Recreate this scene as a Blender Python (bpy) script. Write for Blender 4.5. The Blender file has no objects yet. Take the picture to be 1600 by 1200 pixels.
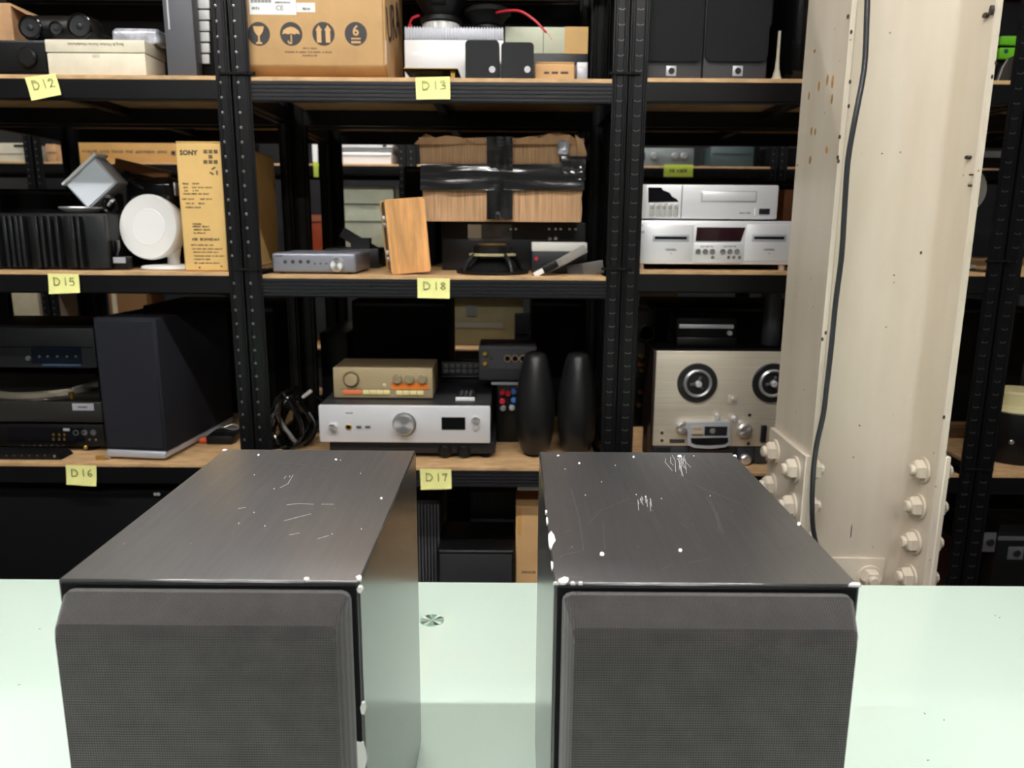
import bpy, bmesh, math, random
from mathutils import Vector, Matrix

random.seed(7)
scene = bpy.context.scene
COL = scene.collection

# ------------------------------------------------------------------ camera
CZ = 1.322                      # eye height; the glass table top is 0.572 m below it
F = 1202.0                      # focal length in pixels of the 1600x1200 frame
PITCH = math.atan(250 / F)
ROLL = math.atan(0.007)
FW = Vector((0, math.cos(PITCH), -math.sin(PITCH)))
_r, _u = Vector((1, 0, 0)), Vector((0, math.sin(PITCH), math.cos(PITCH)))
RT = _r * math.cos(ROLL) + _u * math.sin(ROLL)
UP = -_r * math.sin(ROLL) + _u * math.cos(ROLL)
cam_d = bpy.data.cameras.new('camera')
cam = bpy.data.objects.new('camera', cam_d)
COL.objects.link(cam)
cam.matrix_world = Matrix(((RT.x, UP.x, -FW.x, 0), (RT.y, UP.y, -FW.y, 0), (RT.z, UP.z, -FW.z, CZ), (0, 0, 0, 1)))
cam_d.sensor_width = 36
cam_d.lens = F / 1600 * 36
cam_d.clip_start = 0.02
cam_d.dof.use_dof = True
cam_d.dof.focus_distance = 0.80
cam_d.dof.aperture_fstop = 8.8
scene.camera = cam

# ------------------------------------------------------------------ world and exposure
wd = bpy.data.worlds.new('world')
scene.world = wd
wd.use_nodes = True
wd.node_tree.nodes['Background'].inputs[0].default_value = (0.9, 0.95, 1.0, 1)
wd.node_tree.nodes['Background'].inputs[1].default_value = 0.02
vs = scene.view_settings
vs.view_transform = 'Standard'
vs.look = 'None'
vs.gamma = 1
vs.use_curve_mapping = False
vs.exposure = 0.18
CEIL = 3.3
TUBE = 140.0
# the ceiling tubes: (x, y, along) - unseen, over the aisles; one above the shelving added for the left speaker's sheen
TUBES = [(-1.6, 0.3, 'x'), (-0.25, 0.3, 'x'), (1.1, 0.3, 'x'), (-1.3, -1.9, 'x'), (0.3, -1.9, 'x'), (-1.0, 2.6, 'x'), (-0.3, 3.3, 'x')]


def ray(px, py):
    return FW + RT * ((px - 800) / F) + UP * ((600 - py) / F)


def aY(px, py, Y):
    d = ray(px, py)
    p = d * (Y / d.y)
    return Vector((p.x, p.y, p.z + CZ))


def aZ(px, py, z):
    d = ray(px, py)
    p = d * ((z - CZ) / d.z)
    return Vector((p.x, p.y, p.z + CZ))


# ------------------------------------------------------------------ materials
def lin(c):
    return tuple(((v / 255) / 12.92 if v / 255 <= 0.04045 else ((v / 255 + 0.055) / 1.055) ** 2.4) for v in c) + (1,)


MATS = {}


def mat(name, col, rough=0.5, metal=0.0, spec=0.5, var=0.0, vscale=8.0, bump=0.0, bscale=200.0, coat=0.0,
        stretch=(1, 1, 1), aniso=0.0, trans=0.0, alpha=1.0, rvar=0.0, sheen=0.0, emit=None):
    if name in MATS:
        return MATS[name]
    m = bpy.data.materials.new(name)
    m.use_nodes = True
    nt = m.node_tree
    b = nt.nodes['Principled BSDF']
    I = b.inputs
    I['Base Color'].default_value = lin(col)
    I['Roughness'].default_value = rough
    I['Metallic'].default_value = metal
    I['Specular IOR Level'].default_value = spec
    I['Coat Weight'].default_value = coat
    I['Coat Roughness'].default_value = 0.05
    I['Transmission Weight'].default_value = trans
    I['Alpha'].default_value = alpha
    I['Anisotropic'].default_value = aniso
    I['Sheen Weight'].default_value = sheen
    if emit:
        I['Emission Color'].default_value = lin(emit[0])
        I['Emission Strength'].default_value = emit[1]
    if var or bump or rvar:
        tc = nt.nodes.new('ShaderNodeTexCoord')
        mp = nt.nodes.new('ShaderNodeMapping')
        mp.inputs['Scale'].default_value = stretch
        nt.links.new(tc.outputs['Object'], mp.inputs[0])
    if var or rvar:
        n = nt.nodes.new('ShaderNodeTexNoise')
        n.inputs['Scale'].default_value = vscale
        n.inputs['Detail'].default_value = 5
        n.inputs['Roughness'].default_value = 0.6
        nt.links.new(mp.outputs[0], n.inputs['Vector'])
    if var:
        r = nt.nodes.new('ShaderNodeValToRGB')
        lo = tuple(max(0, v * (1 - var)) for v in col)
        hi = tuple(min(255, v * (1 + var * 0.6)) for v in col)
        r.color_ramp.elements[0].color = lin(lo)
        r.color_ramp.elements[1].color = lin(hi)
        r.color_ramp.elements[0].position = 0.3
        r.color_ramp.elements[1].position = 0.7
        nt.links.new(n.outputs['Fac'], r.inputs[0])
        nt.links.new(r.outputs[0], I['Base Color'])
    if rvar:
        mr = nt.nodes.new('ShaderNodeMapRange')
        mr.inputs['To Min'].default_value = max(0.02, rough - rvar)
        mr.inputs['To Max'].default_value = rough + rvar
        nt.links.new(n.outputs['Fac'], mr.inputs[0])
        nt.links.new(mr.outputs[0], I['Roughness'])
    if bump:
        n2 = nt.nodes.new('ShaderNodeTexNoise')
        n2.inputs['Scale'].default_value = bscale
        n2.inputs['Detail'].default_value = 3
        nt.links.new(mp.outputs[0], n2.inputs['Vector'])
        bp = nt.nodes.new('ShaderNodeBump')
        bp.inputs['Strength'].default_value = bump
        bp.inputs['Distance'].default_value = 0.002
        nt.links.new(n2.outputs['Fac'], bp.inputs['Height'])
        nt.links.new(bp.outputs[0], I['Normal'])
    MATS[name] = m
    return m


shelfm = mat('black_powder_coat', (9, 9, 11), 0.36, spec=0.35, bump=0.05, bscale=500, rvar=0.06, vscale=30)
boardm = mat('hardboard', (202, 164, 118), 0.6, var=0.14, vscale=20, stretch=(1, 3, 3))
steel = mat('bare_steel', (180, 180, 182), 0.3, metal=0.6)
black = mat('black_plastic', (9, 9, 10), 0.42, spec=0.35, bump=0.04, bscale=300)
blackm = mat('matt_black', (6, 6, 7), 0.7, spec=0.2)
blackg = mat('gloss_black', (8, 8, 9), 0.12, spec=0.5)
dark = mat('dark_grey_metal', (26, 27, 30), 0.45, spec=0.4, bump=0.03, bscale=400)
grey = mat('grey_metal', (84, 84, 88), 0.45, spec=0.4)
grey2 = mat('mid_grey_plastic', (120, 120, 118), 0.5)
silver = mat('brushed_aluminium', (236, 236, 238), 0.35, metal=0.3, bump=0.03, bscale=60, stretch=(1, 20, 60))
silver2 = mat('satin_silver', (192, 194, 200), 0.35, metal=0.3)
chrome = mat('chrome', (238, 238, 240), 0.2, metal=0.5)
champ = mat('champagne_aluminium', (218, 208, 188), 0.36, metal=0.35, bump=0.05, bscale=40, stretch=(1, 10, 80), var=0.06, vscale=3)
gold = mat('brass', (212, 170, 84), 0.3, metal=0.9)
quad = mat('bronze_paint', (176, 158, 122), 0.45, metal=0.2)
orange = mat('orange_plastic', (236, 126, 40), 0.45)
ivory = mat('ivory_plastic', (238, 222, 160), 0.45)
white = mat('white_paint', (236, 236, 234), 0.4)
whitep = mat('white_plastic', (232, 231, 228), 0.25, coat=0.2)
paper = mat('white_paper', (232, 232, 230), 0.7)
cream = mat('cream_card', (226, 218, 196), 0.7, var=0.07, vscale=12)
pale = mat('pale_green_card', (196, 200, 176), 0.65, var=0.08, vscale=9)
beige = mat('beige_card', (186, 176, 148), 0.7, var=0.1, vscale=9)
card = mat('brown_cardboard', (210, 168, 116), 0.75, var=0.08, vscale=7, bump=0.08, bscale=90)
card2 = mat('yellow_cardboard', (226, 186, 116), 0.7, var=0.06, vscale=5, bump=0.06, bscale=80)
card3 = mat('worn_cardboard', (184, 144, 104), 0.8, var=0.14, vscale=14, bump=0.25, bscale=40)
corr = mat('corrugated_cardboard', (184, 144, 106), 0.8, var=0.2, vscale=30, stretch=(8, 1, 0.2), bump=0.3, bscale=60)
tapem = mat('black_tape', (14, 14, 16), 0.2, spec=0.8, bump=1.0, bscale=22, stretch=(0.5, 1, 2.2), coat=0.6)
wood = mat('oak_veneer', (222, 164, 104), 0.42, var=0.22, vscale=14, stretch=(3, 3, 0.35))
woodd = mat('dark_wood', (132, 84, 36), 0.45, var=0.25, vscale=12, stretch=(1, 5, 5))
amber = mat('amber_wood', (120, 66, 22), 0.5, var=0.2, vscale=10)
ink = mat('black_ink', (46, 44, 42), 0.6)
ink2 = mat('brown_ink', (104, 84, 56), 0.7)
inkg = mat('grey_ink', (120, 120, 120), 0.6)
pencil = mat('marker_ink', (150, 152, 108), 0.7)
note = mat('yellow_note_paper', (245, 243, 158), 0.75, var=0.04, vscale=20)
notec = mat('lime_note_paper', (186, 206, 74), 0.75)
red = mat('red_plastic', (196, 34, 50), 0.4)
blue = mat('blue_plastic', (70, 130, 200), 0.4)
green = mat('lime_green_plastic', (120, 214, 40), 0.45)
bag = mat('clear_plastic_bag', (176, 178, 186), 0.15, spec=0.6, bump=0.9, bscale=35, var=0.35, vscale=25)
screen = mat('dark_display', (10, 9, 14), 0.08, spec=0.5)
screen2 = mat('maroon_display', (40, 18, 26), 0.1, spec=0.5)
fabric = mat('charcoal_fabric', (32, 33, 39), 0.85, spec=0.2, bump=0.2, bscale=500)
gfab = mat('grey_felt', (96, 94, 92), 0.9, spec=0.1)
def spun(name, col, axis):
    m = bpy.data.materials.new(name)
    m.use_nodes = True
    b = m.node_tree.nodes['Principled BSDF']
    b.inputs['Base Color'].default_value = lin(col)
    b.inputs['Metallic'].default_value = 0.9
    b.inputs['Roughness'].default_value = 0.34
    b.inputs['Anisotropic'].default_value = 0.85
    tg = m.node_tree.nodes.new('ShaderNodeTangent')
    tg.direction_type = 'RADIAL'
    tg.axis = axis
    m.node_tree.links.new(tg.outputs[0], b.inputs['Tangent'])
    return m


spunm = spun('spun_aluminium', (236, 236, 238), 'Y')
ribm = mat('ribbed_beam_sheen', (27, 27, 31), 0.3, spec=0.6, rvar=0.06, vscale=30)  # base colour lightened to carry the ribs' reflected sheen
cablem = mat('dark_grey_cable', (52, 53, 56), 0.3, spec=0.5)
cableg = mat('grey_cable', (112, 108, 106), 0.45)
whiteline = mat('white_chip', (238, 236, 232), 0.7)
scr = mat('pale_scratch', (128, 128, 130), 0.6)
rust = mat('rust_stain', (176, 132, 78), 0.75, var=0.25, vscale=60)
chipd = mat('dark_paint_chip', (58, 48, 40), 0.8)


# ------------------------------------------------------------------ mesh helpers
class G:
    def __init__(s):
        s.v, s.f = [], []

    def add(s, vs_, fs_):
        o = len(s.v)
        s.v += [Vector(v) for v in vs_]
        s.f += [tuple(i + o for i in f) for f in fs_]
        return s

    def bm(s, bm, M=None):
        bm.verts.ensure_lookup_table()
        bm.verts.index_update()
        s.add([(M @ v.co) if M else v.co.copy() for v in bm.verts], [[v.index for v in f.verts] for f in bm.faces])
        bm.free()
        return s

    def box(s, x0, x1, y0, y1, z0, z1, b=0.0, seg=2, M=None):
        bm = bmesh.new()
        bmesh.ops.create_cube(bm, size=1)
        for v in bm.verts:
            v.co = Vector(((x0 + x1) / 2 + v.co.x * (x1 - x0), (y0 + y1) / 2 + v.co.y * (y1 - y0), (z0 + z1) / 2 + v.co.z * (z1 - z0)))
        if b > 0:
            b = min(b, 0.49 * min(abs(x1 - x0), abs(y1 - y0), abs(z1 - z0)))
            bmesh.ops.bevel(bm, geom=bm.edges[:], offset=b, segments=seg, affect='EDGES', profile=0.5)
        return s.bm(bm, M)

    def prism(s, poly, y0, y1, axis='y'):
        """polygon (a, b) extruded; axis y: (x, z) outline; x: (y, z) outline; z: (x, y) outline"""
        n = len(poly)
        def p(a, b, t):
            return {'y': (a, t, b), 'x': (t, a, b), 'z': (a, b, t)}[axis]
        vs_ = [p(a, b, y0) for a, b in poly] + [p(a, b, y1) for a, b in poly]
        fs_ = [tuple(range(n)), tuple(range(2 * n - 1, n - 1, -1))]
        fs_ += [(i, i + n, (i + 1) % n + n, (i + 1) % n) for i in range(n)]
        return s.add(vs_, fs_)

    def lathe(s, prof, c=(0, 0, 0), ax=(0, 0, 1), n=28, sx=1.0, sy=1.0):
        """profile of (radius, distance along the axis)"""
        ax = Vector(ax).normalized()
        q = Vector((0, 0, 1)).rotation_difference(ax)
        vs_, fs_ = [], []
        k = len(prof)
        for (r, t) in prof:
            for i in range(n):
                a = 2 * math.pi * i / n
                vs_.append(Vector(c) + q @ Vector((r * math.cos(a) * sx, r * math.sin(a) * sy, t)))
        for j in range(k - 1):
            for i in range(n):
                fs_.append((j * n + i, j * n + (i + 1) % n, (j + 1) * n + (i + 1) % n, (j + 1) * n + i))
        if prof[0][0] > 1e-6:
            fs_.append(tuple(range(n - 1, -1, -1)))
        if prof[-1][0] > 1e-6:
            fs_.append(tuple((k - 1) * n + i for i in range(n)))
        return s.add(vs_, fs_)

    def cyl(s, c, ax, r, h, n=20, b=0.0):
        b = min(b, r * 0.5, h * 0.5)
        pr = [(r, 0), (r, h)] if b <= 0 else [(r, 0), (r, h - b), (r - b, h)]
        return s.lathe(pr, c, ax, n)

    def tube(s, pts, r, n=8, smooth=3):
        pts = [Vector(p) for p in pts]
        if smooth and len(pts) > 2:
            out = []
            for i in range(len(pts) - 1):
                p0, p1, p2, p3 = pts[max(i - 1, 0)], pts[i], pts[i + 1], pts[min(i + 2, len(pts) - 1)]
                for k in range(smooth):
                    t = k / smooth
                    out.append(0.5 * ((2 * p1) + (p2 - p0) * t + (2 * p0 - 5 * p1 + 4 * p2 - p3) * t * t + (3 * p1 - p0 - 3 * p2 + p3) * t ** 3))
            out.append(pts[-1])
            pts = out
        rings = []
        prev = None
        for i, p in enumerate(pts):
            t = (pts[min(i + 1, len(pts) - 1)] - pts[max(i - 1, 0)]).normalized()
            if prev is None:
                a = t.cross(Vector((0, 0, 1)))
                if a.length < 0.1:
                    a = t.cross(Vector((1, 0, 0)))
                a.normalize()
            else:
                a = (prev - t * prev.dot(t)).normalized()
            prev = a
            b = t.cross(a)
            rings.append([p + (a * math.cos(2 * math.pi * k / n) + b * math.sin(2 * math.pi * k / n)) * r for k in range(n)])
        vs_ = [v for rg in rings for v in rg]
        fs_ = [(j * n + k, j * n + (k + 1) % n, (j + 1) * n + (k + 1) % n, (j + 1) * n + k) for j in range(len(rings) - 1) for k in range(n)]
        fs_ += [tuple(range(n - 1, -1, -1)), tuple((len(rings) - 1) * n + k for k in range(n))]
        return s.add(vs_, fs_)

    def ribbon(s, pts, w, y=0.0, th=0.0003):
        """strokes on a front face: points (x, z), proud of the plane y"""
        for (a, b) in zip(pts[:-1], pts[1:]):
            a, b = Vector(a), Vector(b)
            d = b - a
            if d.length < 1e-6:
                continue
            nrm = Vector((-d.y, d.x)).normalized() * w / 2
            e = d.normalized() * w * 0.3
            q = [a - e + nrm, a - e - nrm, b + e - nrm, b + e + nrm]
            s.prism([(p.x, p.y) for p in q], y - th, y)
        return s

    def xf(s, M):
        s.v = [M @ v for v in s.v]
        return s

    def jitter(s, a):
        for v in s.v:
            v += Vector((random.uniform(-a, a), random.uniform(-a, a), random.uniform(-a, a)))
        return s

    def to(s, name, m, parent=None, ang=0.7, kind=None, flip=True):
        me = bpy.data.meshes.new(name)
        me.from_pydata([tuple(v) for v in s.v], [], s.f)
        bm = bmesh.new()
        bm.from_mesh(me)
        bmesh.ops.recalc_face_normals(bm, faces=bm.faces[:])
        bm.to_mesh(me)
        bm.free()
        me.shade_smooth()
        me.set_sharp_from_angle(angle=ang)
        me.materials.append(m)
        o = bpy.data.objects.new(name, me)
        COL.objects.link(o)
        if parent:
            o.parent = parent
        if kind:
            o['kind'] = kind
        return o


def T(name, label, cat, loc=(0, 0, 0), rot=(0, 0, 0), group=None):
    o = bpy.data.objects.new(name, None)
    o.empty_display_size = 0.05
    COL.objects.link(o)
    o.location = loc
    o.rotation_euler = rot
    tag(o, label, cat, group)
    return o


def tag(o, label, cat, group=None):
    o['label'] = label
    o['category'] = cat
    if group:
        o['group'] = group
    return o


def struct(g, name, m):
    o = g.to(name, m)
    o['kind'] = 'structure'
    return o


def text_geo(body, h, align='CENTER', bold=0.0):
    cu = bpy.data.curves.new('lettering', 'FONT')
    cu.body = body
    cu.align_x = align
    cu.align_y = 'CENTER'
    cu.size = h / 0.7
    cu.extrude = 0.0002
    cu.offset = bold
    cu.resolution_u = 2
    o = bpy.data.objects.new('lettering', cu)
    COL.objects.link(o)
    dg = bpy.context.evaluated_depsgraph_get()
    me = bpy.data.meshes.new_from_object(o.evaluated_get(dg))
    g = G()
    g.add([v.co.copy() for v in me.vertices], [tuple(p.vertices) for p in me.polygons])
    bpy.data.objects.remove(o)
    bpy.data.curves.remove(cu)
    bpy.data.meshes.remove(me)
    return g.xf(Matrix.Rotation(math.pi / 2, 4, 'X'))


def print_marks(word_lengths, h):
    """small print too faint to read: rows of short upright marks, one per character"""
    g = G()
    rr = random.Random(sum(word_lengths) * 7 + 1)
    w = h * 0.62
    x = -w * (sum(word_lengths) + len(word_lengths) - 1) / 2
    for n in word_lengths:
        for i in range(n):
            z0, z1 = -h * rr.uniform(0.3, 0.5), h * rr.uniform(0.25, 0.5)
            g.box(x, x + w * rr.uniform(0.5, 0.85), -0.0002, 0.0002, z0, z1)
            x += w
        x += w
    return g


class D:
    """a thing standing on a shelf: an Empty at the middle of its base, its front at depth Y; pixels give x and height on that front"""
    def __init__(s, name, label, cat, px0, px1, ptop, Y, zb, group=None, rot=(0, 0, 0)):
        zp = 600 - ((zb - CZ) / Y * F + 250)    # a rough row for the middle of the front
        pm = (ptop + max(ptop, min(zp, 1100))) / 2
        a, b = aY(px0, pm, Y), aY(px1, pm, Y)
        s.Y, s.zb = Y, zb
        s.x = (a.x + b.x) / 2
        s.w = b.x - a.x
        s.h = aY((px0 + px1) / 2, ptop, Y).z - zb
        s.s = s.w / (px1 - px0)
        s.t = T(name, label, cat, (s.x, Y, zb), rot, group)

    def L(s, px, py):
        p = aY(px, py, s.Y)
        return p.x - s.x, p.z - s.zb

    def body(s, depth, m, b=0.003, name='body', y0=0.0, z0=0.0, z1=None, x0=None, x1=None, seg=2):
        return G().box(-s.w / 2 if x0 is None else x0, s.w / 2 if x1 is None else x1, y0, y0 + depth, z0, s.h if z1 is None else z1, b, seg).to(name, m, s.t)

    def plate(s, px0, px1, py0, py1, m, name, th=0.002, y=0.0, b=0.0, parent=None, sink=0.001):
        xa, za = s.L((px0 + px1) / 2, py0)
        xb, zb = s.L((px0 + px1) / 2, py1)
        w = (px1 - px0) * s.s / 2
        zb = max(zb, 0.003)
        return G().box(xa - w, xa + w, y - th, y + sink, zb, za, b).to(name, m, parent or s.t)

    def knob(s, px, py, rp, ln, m, name='knob', y=0.0, parent=None, b=0.0015, n=24):
        x, z = s.L(px, py)
        return G().cyl((x, y + 0.0005, z), (0, -1, 0), rp * s.s, ln, n, b).to(name, m, parent or s.t)

    def ring(s, px, py, ro, ri, th, m, name='ring', y=0.0, parent=None):
        x, z = s.L(px, py)
        k = s.s
        return G().lathe([(ri * k, 0.0005), (ri * k, th * 0.8), ((ri + ro) / 2 * k, th), (ro * k, th * 0.7), (ro * k, -0.0005), (ri * k, -0.0005)], (x, y, z), (0, -1, 0), 36).to(name, m, parent or s.t)

    def txt(s, body, px, py, hp, m, y=0.0, name='lettering', flip=False, align='CENTER', parent=None, bold=0.0):
        x, z = s.L(px, py)
        g = text_geo(body, hp * s.s, align, bold)
        if flip:
            g.xf(Matrix.Rotation(math.pi, 4, 'Y'))
        return g.xf(Matrix.Translation((x, y - 0.0003, z))).to(name, m, parent or s.t)

    def marks(s, word_lengths, px, py, hp, m, y=0.0, parent=None):
        x, z = s.L(px, py)
        g = print_marks(word_lengths, hp * s.s)
        return g.xf(Matrix.Translation((x, y - 0.0003, z))).to('small_print', m, parent or s.t, kind='stuff')

    def cone(s, px, py, rp, mring, mcone, name='driver', y=0.0, cap=0.3, parent=None, mcap=None):
        x, z = s.L(px, py)
        r = rp * s.s
        o = G().lathe([(r, -0.0005), (r, 0.003), (r * 0.93, 0.004), (r * 0.88, 0.002), (r * 0.86, 0.0005)], (x, y, z), (0, -1, 0), 36).to(name, mring, parent or s.t)
        G().lathe([(r * 0.87, 0.001), (r * 0.8, 0.003), (r * 0.74, 0.0014), (r * cap, 0.0007), (r * cap * 0.8, 0.003), (0.0005, 0.0045)], (x, y, z), (0, -1, 0), 36).to('cone', mcone, o)
        return o

# ------------------------------------------------------------------ the room
floorm = mat('concrete_floor', (84, 82, 78), 0.6, var=0.15, vscale=2, bump=0.05, bscale=60)
ceilm = mat('ceiling_paint', (120, 118, 114), 0.85)
wallm = mat('wall_paint', (96, 94, 90), 0.85, var=0.04, vscale=1.5)
RX0, RX1, RY0, RY1 = -4.2, 4.6, -3.8, 7.0
struct(G().box(RX0, RX1, RY0, RY1, -0.1, 0), 'floor', floorm)
struct(G().box(RX0, RX1, RY0, RY1, CEIL, CEIL + 0.1), 'ceiling', ceilm)
struct(G().box(RX0 - 0.1, RX0, RY0, RY1, 0, CEIL), 'wall_left', wallm)
struct(G().box(RX1, RX1 + 0.1, RY0, RY1, 0, CEIL), 'wall_right', wallm)
struct(G().box(RX0, RX1, RY1, RY1 + 0.1, 0, CEIL), 'wall_back', mat('shade_wall_paint', (46, 46, 48), 0.85))  # back wall colour darkened to stand for the shade behind the shelves
struct(G().box(RX0, RX1, RY0 - 0.1, RY0, 0, CEIL), 'wall_front', wallm)

tubem = mat('lit_tube', (255, 255, 255), 0.5, emit=((255, 253, 251), TUBE))
housing = mat('lamp_housing', (225, 225, 222), 0.5)
for i, (x, y, d) in enumerate(TUBES):
    t = T('ceiling_light', 'unseen white ceiling batten light with a lit tube', 'ceiling light', (x, y, CEIL), (0, 0, 0 if d == 'x' else math.pi / 2), 'ceiling tube lights')
    G().box(-0.62, 0.62, -0.045, 0.045, -0.05, 0, 0.006).to('housing', housing, t)
    G().cyl((-0.6, 0, -0.078), (1, 0, 0), 0.02, 1.2, 16).to('tube', tubem, t)
    for s_ in (-1, 1):
        G().box(s_ * 0.605 - 0.012, s_ * 0.605 + 0.012, -0.02, 0.02, -0.1, -0.045, 0.003).to('end_cap', housing, t)

# ------------------------------------------------------------------ the glass table
TZ = 0.75
glass = mat('mint_back_painted_glass', (224, 245, 231), 0.04, spec=0.5, coat=0.0)
glass_e = mat('green_glass_edge', (92, 150, 126), 0.1, spec=0.6)
tb = T('glass_table', 'pale mint glass table top carrying the two black loudspeakers', 'table', (0, 0.55, 0))
gt = G().box(-1.5, 1.5, -0.75, 0.612, TZ - 0.012, TZ, 0.0015, 1).to('glass_top', glass, tb)
G().box(-1.4985, 1.4985, 0.6121, 0.6128, TZ - 0.0105, TZ - 0.0015).to('rear_edge', glass_e, gt)
G().box(-1.35, 1.35, -0.62, 0.48, TZ - 0.052, TZ - 0.0125, 0.003).to('frame', silver2, tb)
for sx in (-1.3, 1.3):
    for sy in (-0.57, 0.43):
        G().box(sx - 0.025, sx + 0.025, sy - 0.025, sy + 0.025, 0, TZ - 0.052, 0.003).to('leg', silver2, tb)

# polished support disc on the glass: brushed in a circle
dm = bpy.data.materials.new('radial_brushed_metal')
dm.use_nodes = True
nt = dm.node_tree
b_ = nt.nodes['Principled BSDF']
b_.inputs['Base Color'].default_value = lin((206, 228, 216))
b_.inputs['Metallic'].default_value = 1
b_.inputs['Roughness'].default_value = 0.32
b_.inputs['Anisotropic'].default_value = 0.95
tg = nt.nodes.new('ShaderNodeTangent')
tg.direction_type = 'RADIAL'
tg.axis = 'Z'
nt.links.new(tg.outputs[0], b_.inputs['Tangent'])
pd = aZ(675, 970, TZ)
dsc = T('support_disc', 'small round polished metal disc set in the glass table top', 'disc', (pd.x, pd.y, TZ))
o = G().lathe([(0.0176, 0), (0.0176, 0.0006), (0.0172, 0.001)], n=40).to('disc_face', dm, dsc)
wl, wd_ = mat('disc_gleam_pale', (236, 250, 242), 0.4), mat('disc_gleam_green', (150, 186, 166), 0.4)
for k in range(16):                     # gleam of the turned rings painted as pale and green sectors
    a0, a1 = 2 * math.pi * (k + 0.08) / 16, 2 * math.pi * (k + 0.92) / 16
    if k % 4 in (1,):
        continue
    G().prism([(0.0005 * math.cos(a0), 0.0005 * math.sin(a0)), (0.0168 * math.cos(a0), 0.0168 * math.sin(a0)), (0.0168 * math.cos((a0 + a1) / 2), 0.0168 * math.sin((a0 + a1) / 2)), (0.0168 * math.cos(a1), 0.0168 * math.sin(a1))], 0.001, 0.0013, 'z').to('painted_gleam', wd_ if k % 4 in (0, 3) else wl, dsc)

specks = G()
for (x, y) in ((62, 983), (1562, 965), (1555, 962), (30, 1070), (1445, 1115), (1475, 1125), (1450, 1188)):
    p = aZ(x, y, TZ)
    a = random.uniform(0, 3)
    specks.box(-0.0014, 0.0014, -0.0004, 0.0004, 0, 0.0003, M=Matrix.Translation(p) @ Matrix.Rotation(a, 4, 'Z'))
specks.v = [v - Vector((0, 0.55, 0)) for v in specks.v]
specks.to('dirt_specks', ink2, gt, kind='stuff')

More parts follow.
